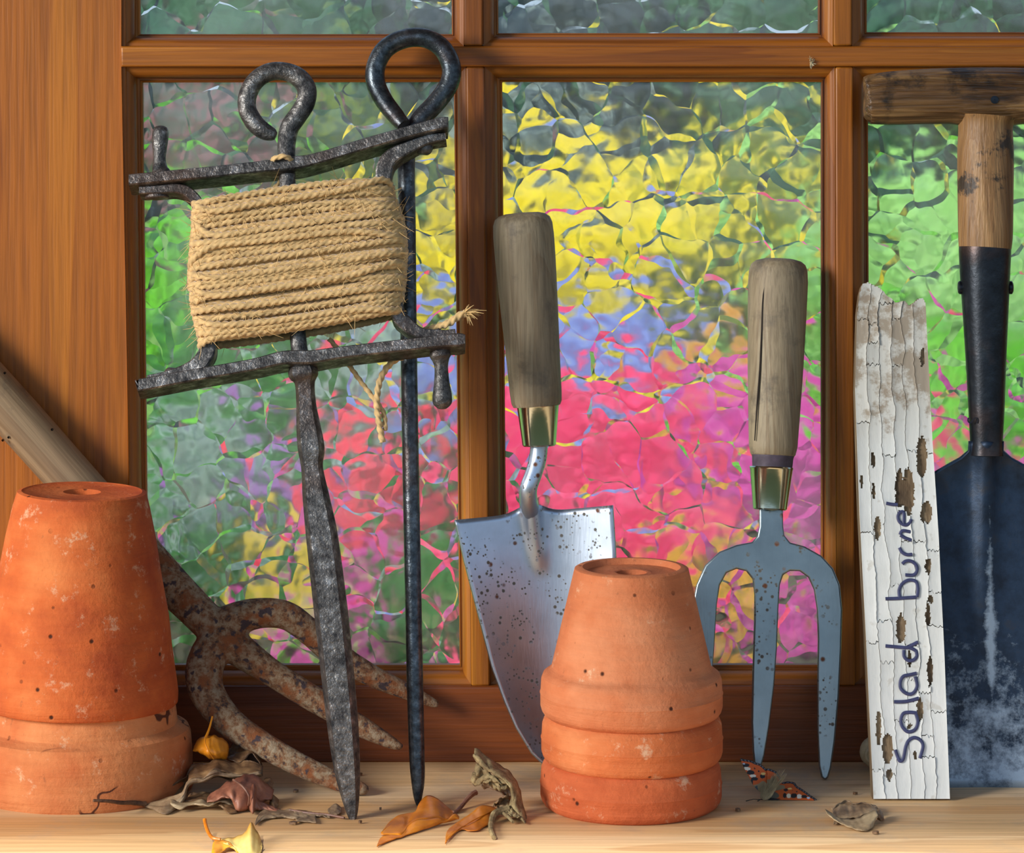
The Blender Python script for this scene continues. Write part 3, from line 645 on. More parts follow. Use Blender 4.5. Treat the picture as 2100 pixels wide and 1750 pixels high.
def tail(pts, r=.0018, fray=False):
    q = cr(pts, 14); w_ = [L1.pt(p[0], p[1], p[2]) for p in q]; mb = MB(); strand(mb, w_, r, n=12); o = part('twine_tail', mb, TWINE, reel, sharp=0, fix=False)
    if fray:
        fb = MB(); e = w_[-1]; d = (w_[-1]-w_[-4]).normalized()
        for i in range(70):
            v1 = d*rnd.uniform(.5, 1)+V((rnd.gauss(0, .5), rnd.gauss(0, .5), rnd.gauss(-.2, .5))); L = rnd.uniform(.003, .007)
            fb.tube([e-d*.002, e+v1*L*.5, e+v1*L+V((0, 0, -.0015))], [.0004, .0003, .0001], 4)
        part('frayed_end', fb, TWFZ, o, kind='stuff', fix=False)
tail([(838, 690, -.008), (860, 680, -.006), (890, 672, -.004), (920, 663, 0), (940, 650, .002), (956, 643, .003)], .0021, True)
tail([(672, 690, -.012), (690, 712, -.013), (735, 775, -.013), (765, 815, -.012), (785, 845, -.012), (788, 880, -.011)], .0014)
tail([(830, 725, -.013), (800, 740, -.013), (778, 775, -.011), (771, 820, -.010), (775, 860, -.010), (783, 905, -.010)], .0018)
tail([(560, 336, .0045), (566, 332, .011), (585, 328, .0125), (598, 332, .010), (604, 338, .004)], .0015)
tail([(588, 340, -.004), (575, 368, -.006), (555, 388, -.007), (530, 405, -.009)], .0016)
fz = MB()
W = winding(25, .0150, 6, .0006, 5, 60, step=.002)
for i in range(1500):
    p = W[rnd.randrange(len(W))]; d = V((rnd.gauss(0, 1), rnd.gauss(-.6, .5), rnd.gauss(0, 1))).normalized(); L = rnd.uniform(.003, .011); e = V((rnd.gauss(0, .5), rnd.gauss(0, .3), rnd.gauss(0, .5)))
    fz.tube([p, p+d*L*.5+e*L*.15, p+d*L+e*L*.4], [.00016, .00014, .00008], 3, caps=False)
part('twine_fibres', fz, TWFZ, reel, kind='stuff', fix=False)

# ------------------------------------------------------------------ hand trowel
def turned(name, L, top, bot, prof, mat, parent, n=28, **kw):
    A = L.pt(*top); B = L.pt(*bot); ax = (B-A).normalized(); ln = (B-A).length; mm = L.m(top[1])
    pts = [A+ax*(t*ln) for t, r in prof]; part(name, MB().tube(pts, [max(r*mm, .0003) for t, r in prof], n), mat, parent, **kw)
L3 = Lean(-.042, .082)
b0 = L3.pt(1150, 1590); trow = thing('hand_trowel', 'stainless hand trowel with grey wooden handle leaning point down on the glazing bar', 'trowel', (b0.x, b0.y, 0))
rc = lambda r: [(0, 2), (.003, r*.55), (.012, r*.78), (.03, r*.93), (.06, r)]
turned('wooden_handle', L3, (1070, 436), (1101, 833), rc(61)+[(.12, 62.5), (.25, 62), (.5, 59), (.75, 55), (.93, 53), (.98, 51.5), (1, 48)], HAND, trow, sharp=60)
turned('ferrule', L3, (1103, 829), (1106, 915), [(0, 40), (0, 43.5), (.03, 44.5), (.06, 43), (.9, 35), (.97, 34.5), (1, 32), (1, 16)], FERR, trow)
a, b = L3.path([(1106, 905, 18, 0), (1103, 940, 18, 0), (1094, 972, 17.5, .002), (1084, 1000, 18, .003), (1083, 1024, 19, .000), (1086, 1042, 19, -.004), (1090, 1060, 13, -.008), (1092, 1075, 5, -.011)], n=6)
part('neck', MB().tube(a, b, 18), STEEL, trow)
def blade_pt(u, v):
    # v 0 top .. 1 tip; left/right silhouettes in the picture
    yl = lerp1([(0, 1066), (.15, 1150), (.35, 1260), (.55, 1370), (.75, 1470), (.9, 1545), (1, 1596)], v); xl = lerp1([(1060, 932), (1066, 933), (1150, 952), (1260, 981), (1370, 1010), (1440, 1036), (1490, 1058), (1545, 1092), (1596, 1150)], yl)
    yr = lerp1([(0, 1036), (.15, 1130), (.35, 1250), (.55, 1370), (.75, 1475), (.9, 1550), (1, 1598)], v); xr = lerp1([(1036, 1256), (1130, 1262), (1250, 1264), (1370, 1256), (1475, 1232), (1550, 1200), (1598, 1152)], yr)
    x = xl+(xr-xl)*(u+1)/2; y = yl+(yr-yl)*(u+1)/2
    if v < .12: y -= (1-v/.12)*(20*math.exp(-((u+.04)/.22)**2)-4*(1-u*u))
    hw = 1 if v < .5 else 1-(v-.5)**2*1.4
    off = -.0135*(1-u*u)*hw*(1-.25*v)+.002
    g = math.exp(-((u+.03)/.10)**2)*max(0, 1-v/.22)
    off += .009*g
    return L3.pt(x, y, off)
rows = [[blade_pt(-1+2*j/40, i/48) for j in range(41)] for i in range(49)]
part('blade', MB().grid(rows), STEEL, trow, solid=.0016, sharp=0)

# ------------------------------------------------------------------ hand fork
L4 = Lean(-.044, .165)
b0 = L4.pt(1692, 1600); hf = thing('hand_fork', 'three tined stainless hand fork with cracked wooden handle standing against the middle pane', 'fork', (b0.x, b0.y, 0))
turned('wooden_handle', L4, (1597, 531), (1585, 936), rc(60)+[(.12, 61.5), (.3, 60), (.55, 57), (.8, 52.5), (.95, 49.5), (.99, 46), (1, 42)], HAND, hf, sharp=60)
cq, cb_ = L4.path([(1572, 556, 1.5, .0138), (1562, 610, 2.2, .0133), (1559, 680, 2.4, .0128), (1555, 760, 2.2, .0124), (1549, 840, 1.8, .0112), (1545, 905, 1.2, .0096)], n=4)
part('crack', MB().tube(cq, [q*.9 for q in cb_], 6), plain('crack_dark', srgb(40, 32, 26), .9), hf, label='dark lengthwise crack')
turned('handle_tenon', L4, (1585, 930), (1583, 975), [(0, 43), (.1, 44), (.2, 42.5), (1, 40)], PAINTED, hf, label='purple-stained bare wood showing above the ferrule')
turned('ferrule', L4, (1582, 958), (1579, 1046), [(0, 40), (0, 44.5), (.03, 45.5), (.06, 44), (.9, 35.5), (.97, 35), (1, 32), (1, 16)], FERR, hf)
out = [(1557, 1040), (1605, 1040), (1606, 1080), (1608, 1098), (1620, 1113), (1650, 1121), (1684, 1140), (1708, 1166), (1722, 1200), (1727, 1250), (1725, 1330), (1720, 1430), (1712, 1520), (1704, 1575), (1698, 1595), (1691, 1600), (1684, 1594), (1679, 1570), (1676, 1500), (1676, 1400), (1677, 1310), (1675, 1250), (1669, 1210), (1657, 1184), (1640, 1172), (1620, 1171), (1606, 1179), (1599, 1200), (1596, 1250), (1593, 1330), (1587, 1410), (1577, 1490), (1567, 1550), (1560, 1575), (1553, 1580), (1547, 1573), (1543, 1540), (1541, 1480), (1543, 1370), (1546, 1280), (1547, 1220), (1543, 1188), (1530, 1172), (1510, 1167), (1490, 1175), (1476, 1200), (1470, 1240), (1465, 1320), (1459, 1400), (1451, 1480), (1440, 1550), (1433, 1585), (1427, 1591), (1420, 1585), (1415, 1540), (1412, 1450), (1413, 1350), (1418, 1250), (1428, 1200), (1446, 1160), (1475, 1132), (1510, 1118), (1542, 1112), (1553, 1100), (1557, 1080)]
po = [L4.pt(x, y, .0018) for x, y in out]
o = part('fork_head', MB().prism(po, -L4.N*.0032), STEELF, hf, bevel=.0009, sharp=30)

# ------------------------------------------------------------------ long spade
L5 = Lean(-.062, .118)
b0 = L5.pt(2021, 1620); spd = thing('border_spade', 'old border spade with dark wooden T handle and blackened blade at the right edge', 'spade', (b0.x, b0.y, 0))
a, b = L5.path([(1773, 205, 30), (1776, 205, 44), (1786, 204, 51), (1830, 201, 55), (1900, 198, 57), (1950, 197, 58), (1985, 199, 61), (2021, 201, 63), (2060, 199, 61), (2095, 197, 58), (2145, 198, 57), (2212, 201, 55), (2256, 204, 51), (2266, 205, 44), (2269, 205, 30)], n=5)
part('t_handle', MB().tube(a, [(r, r*.82) for r in b], 24, N=L5.N), OAKX, spd, sharp=50)
a, b = L5.path([(2022, 240, 62), (2021, 262, 56), (2021, 320, 58), (2021, 420, 57), (2021, 480, 56), (2020, 509, 54)], n=5)
part('wooden_shaft', MB().tube(a, b, 24), OAKZ, spd)
a, b = L5.path([(2020, 508, 50), (2020, 510, 53.5), (2020, 560, 51.5), (2021, 640, 47), (2022, 740, 41.5), (2023, 840, 37), (2023, 900, 34), (2023, 935, 34)], n=5)
part('socket', MB().tube(a, b, 28), SOCK, spd)
for x in (1969, 2073):
    A = L5.pt(x, 590, 0); s_ = -1 if x < 2000 else 1
    part('rivet', MB().lathe([(.0036, -.001), (.0036, .0004), (.0028, .0011), (.0002, .0014)], A, 14, V((s_, 0, 0))), SOCK, spd)
def sp_row(py):
    hw = lerp1([(925, 36), (940, 52), (955, 80), (975, 115), (1000, 142), (1020, 150), (1100, 152), (1400, 150), (1560, 147), (1622, 143)], py); return hw
part('nail_head', MB().lathe([(.0002, .0008), (.0021, .0006), (.0024, -.002)], L5.pt(2032, 209, .0131), 12, L5.N), SOCK, spd)
rows = []
ys = [905, 915, 925, 932, 940, 948, 955, 965, 975, 988, 1000, 1020, 1050, 1100, 1160, 1220, 1280, 1340, 1400, 1450, 1500, 1540, 1575, 1600, 1622]
for py in ys:
    hw = sp_row(max(py, 925)); row = []
    for j in range(41):
        u = -1+2*j/40
        rib = .006*math.exp(-(u*hw/20)**2)*max(0, 1-max(0, py-960)/430)
        if py < 960: rib += .004*math.exp(-(u*hw/32)**2)*(960-py)/55
        off = .001-.004*(1-u*u)+rib+.002*max(0, (1000-py)/100)*(1-u*u)
        yy = py-(8*u**4 if py == 1622 else 0)
        row.append(L5.pt(2021+u*hw, yy, off))
    rows.append(row)
part('blade', MB().grid(rows), SPADE, spd, solid=.0022, sharp=0)
def text_on(txt, L, px, py, size, mat, parent, rot, off, name, ext=.00012):
    c = bpy.data.curves.new(name, 'FONT'); c.body = txt; c.size = size; c.extrude = ext; c.align_x = 'CENTER'
    o = bpy.data.objects.new(name, c); link(o); o.data.materials.append(mat)
    dg = bpy.context.evaluated_depsgraph_get(); dg.update(); me = bpy.data.meshes.new_from_object(o.evaluated_get(dg)); bpy.data.objects.remove(o)
    X = V((1, 0, 0)); Y = L.U; N = L.N; R = Matrix((X, Y, N)).transposed() @ Matrix.Rotation(rot, 3, 'Z')
    p0 = L.pt(px, py, off)-ORG[parent.name]
    for v in me.vertices: v.co = R @ v.co+p0
    q = bpy.data.objects.new(name, me); link(q); q.parent = parent; ORG[q.name] = ORG[parent.name]; return q
text_on('S', L5, 2002, 862, .0085, SOCK, spd, math.radians(90), .0078, 'stamped_letter')
text_on('MADE', L5, 2046, 820, .0058, SOCK, spd, math.radians(90), .0072, 'stamped_letter')

# ------------------------------------------------------------------ white painted board
L6 = Lean(-.089, .27)
b0 = L6.pt(1868, 1641); brd = thing('painted_board', 'narrow board with peeling white paint and handwritten herb name leaning by the spade', 'sign', (b0.x, b0.y, 0))
LE = [(575, 1766), (640, 1757), (800, 1753), (1050, 1762), (1300, 1775), (1450, 1782), (1640, 1791)]
RE = [(575, 1897), (620, 1898), (900, 1912), (1100, 1925), (1350, 1937), (1641, 1948)]
topo = [(1758, 640), (1763, 600), (1768, 582), (1780, 578), (1792, 584), (1802, 588), (1812, 597), (1818, 606), (1828, 612), (1836, 620), (1848, 618), (1856, 616), (1864, 626), (1874, 620), (1882, 612), (1893, 611), (1899, 622)]
ol = topo+[(1912, 900), (1925, 1100), (1937, 1350), (1948, 1641), (1791, 1641), (1782, 1450), (1775, 1300), (1762, 1050), (1754, 800)]
part('board', MB().prism([L6.pt(x, y, -.0008) for x, y in ol], -L6.N*.011), BARE, brd, bevel=.0006)
BARES = [(1890, 938, 11, 42), (1844, 1005, 8, 42), (1862, 1010, 13, 48), (1900, 1053, 12, 24), (1790, 945, 5, 16), (1791, 1008, 4, 18), (1799, 1085, 8, 24), (1847, 1289, 10, 30), (1903, 1161, 6, 17), (1903, 1262, 5, 26), (1907, 1378, 6, 32), (1865, 1353, 5, 18), (1886, 1458, 7, 24), (1802, 1494, 6, 38), (1820, 1536, 11, 32), (1824, 1590, 6, 12), (1908, 1229, 6, 8), (1865, 1490, 5, 6), (1876, 1550, 4, 9), (1892, 735, 5, 22), (1766, 990, 4, 14)]
def topy(x):
    return lerp1([(p[0], p[1]) for p in topo], x)
cols = [0, .165, .33, .50, .66, .82, 1.0]
def colx(ci, y):
    l = lerp1(LE, y); r = lerp1(RE, y); u = cols[ci]
    j = 0 if ci in (0, 6) else 8*noise.noise(V((ci*7.3, y*.016, 0)))+2.0*noise.noise(V((ci*3.1, y*.11, 5)))
    return l+(r-l)*u+j
fr = random.Random(21); nfl = 0
for ci in range(6):
    y = 578; seg = []
    while y < 1640:
        L_ = fr.choice((45, 80, 120, 200, 300))*fr.uniform(.8, 1.2); e = min(1640, y+L_)
        if 1640-e < 30: e = 1640
        seg.append((y, e)); y = e
    for (ya, yb) in seg:
        nr = max(4, int((yb-ya)/3)); nc = 12; lift = fr.uniform(0, .0004); tilt = fr.uniform(-.0004, .0004); tl2 = fr.uniform(-.00025, .00025)
        idx = {}; vs = []; cells = []
        def vert(i, j):
            if (i, j) in idx: return idx[(i, j)]
            yy = ya+1.0+(yb-ya-2.0)*i/nr; yj = yy+(11*noise.noise(V((ci*9+j*.45, ya, 1))) if i == 0 and ya > 590 else 0)+(11*noise.noise(V((ci*9+j*.45, yb, 1))) if i == nr and yb < 1639 else 0)
            x0 = colx(ci, yy)+.55; x1 = colx(ci+1, yy)-.55; x = x0+(x1-x0)*j/nc
            yj = max(yj, topy(x)+1)
            f = j/nc-.5; g = i/nr-.5
            vs.append((x, yj, .0006+lift+tilt*f*2+tl2*g*2+.00025*(abs(f)*2)**3)); idx[(i, j)] = len(vs)-1; return idx[(i, j)]
        for i in range(nr):
            for j in range(nc):
                yy = ya+(yb-ya)*(i+.5)/nr; xx = colx(ci, yy)+(colx(ci+1, yy)-colx(ci, yy))*(j+.5)/nc
                if yy < topy(xx)+1: continue
                if any(((xx-bx+2*noise.noise(V((yy*.1, xx*.1, 0))))/rx)**2+((yy-by)/ry)**2 < 1+.5*noise.noise(V((xx*.2, yy*.15, 3))) for bx, by, rx, ry in BARES): continue
                cells.append((vert(i, j), vert(i, j+1), vert(i+1, j+1), vert(i+1, j)))
        if not cells: continue
        mb = MB(); n_ = len(vs); mb.v = [L6.pt(*q) for q in vs]+[L6.pt(q[0], q[1], -.0005) for q in vs]
        ed = {}
        for c in cells:
            mb.f.append(c)
            for k in range(4):
                e_ = (c[k], c[(k+1) % 4]); ed[e_] = 1
        for (p_, q_) in list(ed):
            if (q_, p_) not in ed: mb.f.append((q_, p_, p_+n_, q_+n_))
        part('paint_flake', mb, PAINT, brd, smooth=False, fix=False); nfl += 1
z8 = lambda p: (1740+p[0]/3.125, 1100+p[1]/3.125)
z7 = lambda p: (1740+p[0]/3.125, 560+p[1]/3.125)
STR = [[z8(p) for p in s_] for s_ in [
    [(455, 1425), (475, 1350), (460, 1310), (420, 1292), (385, 1310), (365, 1350), (355, 1400), (345, 1435), (325, 1440), (308, 1400), (298, 1370)],
    [(438, 1135), (390, 1130), (350, 1138), (333, 1180), (345, 1225), (380, 1255), (425, 1240), (442, 1190), (430, 1140)],
    [(290, 1063), (370, 1060), (448, 1040)],
    [(435, 880), (390, 890), (350, 900), (330, 935), (335, 980), (375, 1012), (415, 1005), (437, 960), (425, 900)],
    [(235, 705), (330, 713), (375, 715), (410, 697), (443, 680)], [(375, 715), (405, 722), (435, 740)], [(352, 730), (354, 770), (378, 797), (415, 795), (435, 770), (432, 740)],
    [(235, 403), (320, 400), (435, 392)], [(437, 392), (443, 340), (430, 293), (385, 283), (342, 308), (322, 350), (326, 392)],
    [(343, 180), (365, 162), (400, 162), (433, 190), (436, 225), (415, 250), (362, 250)], [(325, 75), (340, 103), (370, 120), (407, 118)]]]
STR += [[z7(p) for p in s_] for s_ in [[(328, 1680), (345, 1655), (395, 1662)], [(330, 1682), (360, 1700), (403, 1715)], [(352, 1618), (352, 1540), (328, 1538), (315, 1565), (326, 1598), (360, 1618), (390, 1605), (400, 1580)], [(240, 1478), (275, 1485), (314, 1487)]]]
for st in STR:
    q = cr([(x, y) for x, y in st], 6); pts = [L6.pt(x, y, .0014) for x, y in q]
    part('handwritten_stroke', MB().tube(pts, [(.0009, .00035)]*len(pts), 8, N=L6.N), INK, brd)

# ------------------------------------------------------------------ leaves, twigs, shell, butterfly
def PS(px, py, y):
    """like P, but a point that would sink into the sill comes forward to rest on it"""
    q = P(px, py, y)
    return q if q.z > .0009 else P(px, py, (CZ-.0009)*FP/py-DW)
def sheet(mb, top, bot, n=40, m=12, bulge=.002, rip=.0006, seed=0):
    """top/bot rails of (px, py, y); cupped surface between them"""
    T = resamp(cr([tuple(p) for p in top], 6), n); B = resamp(cr([tuple(p) for p in bot], 6), n); rows = []
    for i in range(m):
        v = i/(m-1); row = []
        for j in range(n):
            a, b = T[j], B[j]; p = PS(a[0], a[1], a[2]).lerp(PS(b[0], b[1], b[2]), v); nz = noise.noise(V((j*.22+seed, i*.35, seed)))
            p.y += -bulge*math.sin(math.pi*v)+rip*nz*2; p.z = max(p.z+rip*noise.noise(V((j*.3, i*.4+seed, 9))), .0008); row.append(p)
        rows.append(row)
    mb.grid(rows); return mb
def zz(ox, oy, sc_, pts): return [(ox+p[0]/sc_, oy+p[1]/sc_, p[2]) for p in pts]
z4 = lambda pts: zz(180, 1470, 3.62, pts)
z5 = lambda pts: zz(740, 1520, 5.676, pts)
z3 = lambda pts: zz(1490, 1530, 5.833, pts)
def stalk(pts, r0, r1, mat, parent, name='stalk'):
    q = cr(pts, 6); w_ = [PS(p[0], p[1], p[2]) for p in q]; w_ = [V((p.x, p.y, max(p.z, .0012))) for p in w_]; n = len(w_)
    part(name, MB().tube(w_, [(r0+(r1-r0)*i/(n-1))*(1+.15*noise.noise(V((i*.7, 0, 0)))) for i in range(n)], 8), mat, parent)
def leaf(label, sheets, mat, stalks=(), solid=.0004, group=None, mats=None, name='fallen_leaf', smat=STALK):
    c = sheets[0][0][0]; p = P(*c); t = thing(name, label, 'leaf', (p.x, p.y, 0), group)
    for k, s_ in enumerate(sheets):
        mb = MB(); kw = dict(s_[2]) if len(s_) > 2 else {}; sheet(mb, s_[0], s_[1], **kw)
        part('leaf_blade', mb, (mats[k] if mats else mat), t, solid=solid, sharp=0)
    for s_ in stalks: stalk(s_[0], s_[1], s_[2], smat, t)
    return t
G = 'dead leaves heaped against the large pots'
leaf('large curled grey-brown dead leaf with wavy rim beside the large pots', [
    (z4([(420, 650, -.098), (600, 530, -.09), (735, 440, -.084), (775, 360, -.078), (890, 352, -.074), (955, 315, -.07), (1080, 342, -.07), (1200, 330, -.07), (1290, 372, -.07)]),
     z4([(440, 668, -.102), (620, 640, -.097), (735, 580, -.09), (760, 500, -.075), (870, 480, -.068), (960, 460, -.066), (1080, 470, -.066), (1200, 450, -.066), (1290, 440, -.068)]), dict(bulge=-.010, rip=.001, seed=1)),
    (z4([(420, 650, -.1), (600, 600, -.102), (700, 560, -.103), (745, 475, -.100), (860, 455, -.098), (940, 395, -.096), (1030, 420, -.094), (1130, 430, -.092), (1285, 408, -.088)]),
     z4([(430, 665, -.103), (560, 722, -.112), (650, 690, -.110), (720, 610, -.104), (752, 510, -.099), (880, 480, -.096), (960, 440, -.094), (1120, 450, -.090), (1290, 430, -.086)]), dict(bulge=.002, rip=.0008, seed=2)),
    (z4([(735, 440, -.084), (775, 358, -.079), (890, 350, -.076), (955, 313, -.073), (1080, 340, -.073), (1200, 328, -.073), (1290, 370, -.075)]),
     z4([(745, 480, -.098), (770, 462, -.098), (870, 450, -.097), (940, 395, -.096), (1040, 420, -.094), (1140, 430, -.092), (1288, 408, -.088)]), dict(bulge=-.006, rip=.0008, seed=8))],
    LF_BROWN, [(z4([(430, 650, -.104), (330, 640, -.110), (250, 640, -.118), (150, 628, -.126), (40, 624, -.130)]), .0014, .0008)], group=G, mats=[LF_BROWN, LF_GREY, LF_BROWN], smat=TWIGM)
leaf('tan strip of dead leaf curling along the foot of the heap', [
    (z4([(612, 622, -.108), (740, 640, -.107), (850, 615, -.106), (910, 645, -.107), (1040, 600, -.103), (1120, 640, -.102)]), z4([(625, 655, -.110), (690, 692, -.114), (770, 650, -.110), (900, 662, -.112), (980, 625, -.106), (1110, 700, -.108)]), dict(bulge=.003, seed=3)),
    (z4([(760, 575, -.098), (850, 560, -.094), (1000, 560, -.092), (1200, 560, -.09)]), z4([(720, 630, -.105), (860, 625, -.104), (1000, 640, -.102), (1200, 670, -.098)]), dict(bulge=-.002, seed=13))], LF_CURL, group=G, mats=[LF_CURL, LF_BROWN])
leaf('russet veined dead leaf in the middle of the heap', [
    (z4([(892, 600, -.104), (960, 540, -.101), (1090, 462, -.098), (1230, 430, -.094), (1310, 488, -.092), (1382, 545, -.092)]),
     z4([(900, 612, -.106), (960, 620, -.107), (1060, 606, -.108), (1110, 704, -.112), (1200, 680, -.108), (1370, 610, -.098)]), dict(bulge=.008, rip=.0012, seed=4))], LF_RED,
    [(z4([(1080, 470, -.1045), (1150, 520, -.112), (1195, 590, -.1145), (1190, 660, -.113)]), .0006, .0004)], group=G)
leaf('rust brown scrap of leaf with an upright point at the right of the heap', [
    (z4([(1203, 560, -.106), (1225, 505, -.106), (1245, 520, -.106), (1260, 610, -.106), (1340, 655, -.107), (1430, 690, -.110)]),
     z4([(1200, 690, -.112), (1225, 722, -.115), (1240, 700, -.113), (1300, 690, -.112), (1360, 700, -.112), (1430, 700, -.111)]), dict(bulge=.002, seed=5, m=8))], LF_RED, group=G)
leaf('grey crumbling leaf strip trailing from the heap to the spike', [
    (z4([(1240, 790, -.122), (1290, 700, -.112), (1400, 700, -.112), (1500, 690, -.111), (1600, 700, -.112), (1700, 715, -.114), (1800, 735, -.116)]),
     z4([(1250, 802, -.124), (1320, 760, -.118), (1450, 745, -.117), (1540, 760, -.119), (1610, 745, -.117), (1700, 740, -.116), (1800, 745, -.117)]), dict(bulge=.002, rip=.0012, seed=6)),
    (z4([(1530, 700, -.112), (1600, 700, -.112), (1690, 720, -.114)]), z4([(1550, 785, -.122), (1610, 780, -.121), (1700, 790, -.122)]), dict(bulge=.001, seed=16, n=16)),
    (z4([(1780, 690, -.108), (1840, 650, -.104), (1885, 680, -.108)]), z4([(1790, 725, -.115), (1840, 730, -.116), (1880, 720, -.115)]), dict(bulge=.001, seed=17, n=14))], LF_GREY,
    [(z4([(1500, 700, -.113), (1640, 722, -.117), (1780, 735, -.119), (1905, 757, -.121)]), .0008, .0006)], group=G)
leaf('dark leaf fold at the back of the heap under the fork tine', [
    (z4([(1040, 300, -.064), (1130, 262, -.062), (1215, 238, -.06), (1250, 265, -.06), (1285, 310, -.06)]), z4([(1050, 315, -.072), (1120, 345, -.074), (1160, 325, -.072), (1220, 270, -.068), (1290, 370, -.07)]), dict(bulge=.003, seed=7)),
    (z4([(1050, 240, -.048), (1095, 180, -.046), (1155, 150, -.044)]), z4([(1050, 290, -.052), (1100, 285, -.052), (1150, 270, -.05)]), dict(bulge=.001, seed=18, n=14)),
    (z4([(1150, 250, -.056), (1215, 240, -.056), (1280, 300, -.056)]), z4([(1150, 400, -.062), (1215, 420, -.062), (1300, 440, -.062)]), dict(bulge=-.004, seed=19, n=14))], LF_BROWN, group=G)
leaf('small dark leaf crumbs at the right end of the heap', [
    (z4([(1310, 465, -.085), (1350, 455, -.085), (1378, 490, -.085)]), z4([(1320, 520, -.09), (1350, 545, -.092), (1375, 520, -.09)]), dict(bulge=.003, seed=9, n=14)),
    (z4([(1350, 640, -.098), (1370, 580, -.094), (1418, 620, -.094)]), z4([(1360, 665, -.102), (1390, 690, -.104), (1415, 665, -.102)]), dict(bulge=.003, seed=10, n=14)),
    (z4([(970, 650, -.108), (1040, 640, -.106), (1110, 660, -.106)]), z4([(980, 660, -.110), (1040, 715, -.114), (1110, 712, -.114)]), dict(bulge=.001, seed=11, n=14))], LF_BROWN, group=G)
leaf('small glossy orange leaf balanced on top of the dead leaves', [
    (z4([(790, 222, -.066), (825, 165, -.066), (870, 150, -.069), (925, 140, -.070), (985, 158, -.068), (1035, 195, -.066), (1046, 240, -.064)]),
     z4([(796, 240, -.066), (840, 268, -.069), (880, 300, -.072), (930, 322, -.074), (985, 318, -.072), (1030, 316, -.068), (1046, 248, -.064)]), dict(bulge=.008, rip=.0006, seed=12))], LF_AMBER,
    [(z4([(876, 152, -.073), (892, 118, -.071), (908, 70, -.068), (925, 0, -.064)]), .0007, .0005), (z4([(874, 152, -.0745), (872, 200, -.0795), (900, 260, -.0815), (935, 315, -.078)]), .0004, .0003)], smat=LF_AMBER)
leaf('yellow-green curled leaf with orange edge at the front of the sill', [
    (z4([(985, 912, -.176), (1090, 896, -.174), (1160, 868, -.172), (1195, 815, -.168), (1214, 786, -.166), (1240, 830, -.168), (1275, 890, -.170), (1296, 950, -.172)]),
     z4([(1040, 935, -.186), (1080, 975, -.190), (1130, 1020, -.194), (1180, 1060, -.198), (1220, 1062, -.198), (1255, 1050, -.196), (1285, 1010, -.192), (1294, 965, -.186)]), dict(bulge=.005, seed=14)),
    (z4([(925, 990, -.192), (935, 935, -.186), (985, 918, -.182), (1050, 935, -.184), (1120, 1000, -.190)]), z4([(928, 1010, -.194), (950, 1050, -.198), (1000, 1010, -.193), (1060, 960, -.188), (1115, 1000, -.191)]), dict(bulge=.003, seed=15, n=24))], LF_YEL,
    [(z4([(985, 914, -.177), (925, 900, -.175), (890, 850, -.168), (872, 790, -.162), (868, 765, -.160)]), .0008, .0010)], mats=[LF_YEL, LF_AMBER], smat=LF_ORANGE)
leaf('broad orange-brown leaf with dark stalk at the foot of the looped pin', [
    (z5([(230, 1085, -.143), (330, 950, -.132), (440, 868, -.124), (560, 845, -.120), (640, 818, -.118), (680, 730, -.110), (760, 642, -.104), (850, 650, -.104), (960, 730, -.108), (1075, 832, -.112)]),
     z5([(240, 1092, -.144), (360, 1090, -.146), (480, 1098, -.150), (560, 985, -.144), (650, 925, -.140), (790, 918, -.138), (900, 900, -.134), (990, 930, -.132), (1050, 900, -.124), (1080, 850, -.116)]), dict(bulge=-.004, seed=20, rip=.0003)),
    (z5([(190, 1216, -.158), (235, 1125, -.150), (350, 1093, -.149), (480, 1097, -.152), (560, 983, -.146), (650, 922, -.143), (790, 915, -.141), (915, 898, -.138), (990, 928, -.137), (1090, 848, -.130), (1142, 885, -.130)]),
     z5([(192, 1222, -.159), (330, 1165, -.155), (480, 1112, -.151), (620, 1068, -.147), (760, 1022, -.143), (860, 990, -.140), (960, 950, -.136), (1050, 932, -.134), (1143, 902, -.131)]), dict(bulge=.002, seed=21, rip=.0002))], LF_ORANGE,
    [(z5([(1075, 836, -.113), (1120, 820, -.110), (1180, 750, -.106), (1235, 680, -.102), (1300, 620, -.098), (1340, 600, -.096)]), .0008, .0015)], mats=[LF_ORANGE, LF_ORANGE])
leaf('slim bright orange leaf beside the crumbling leaf', [
    (z5([(984, 1178, -.154), (1000, 1060, -.146), (1080, 982, -.138), (1200, 900, -.130), (1290, 838, -.124), (1380, 765, -.118), (1480, 755, -.116), (1592, 790, -.116)]),
     z5([(988, 1182, -.155), (1050, 1110, -.150), (1170, 1032, -.142), (1250, 1045, -.142), (1360, 1046, -.142), (1430, 1000, -.138), (1510, 955, -.132), (1594, 805, -.118)]), dict(bulge=.003, seed=22, rip=.0003))], LF_AMBER,
    [(z5([(990, 1178, -.156), (1120, 1050, -.149), (1300, 930, -.140), (1560, 800, -.121)]), .0003, .0003)], mats=[LF_ORANGE], smat=LF_ORANGE)
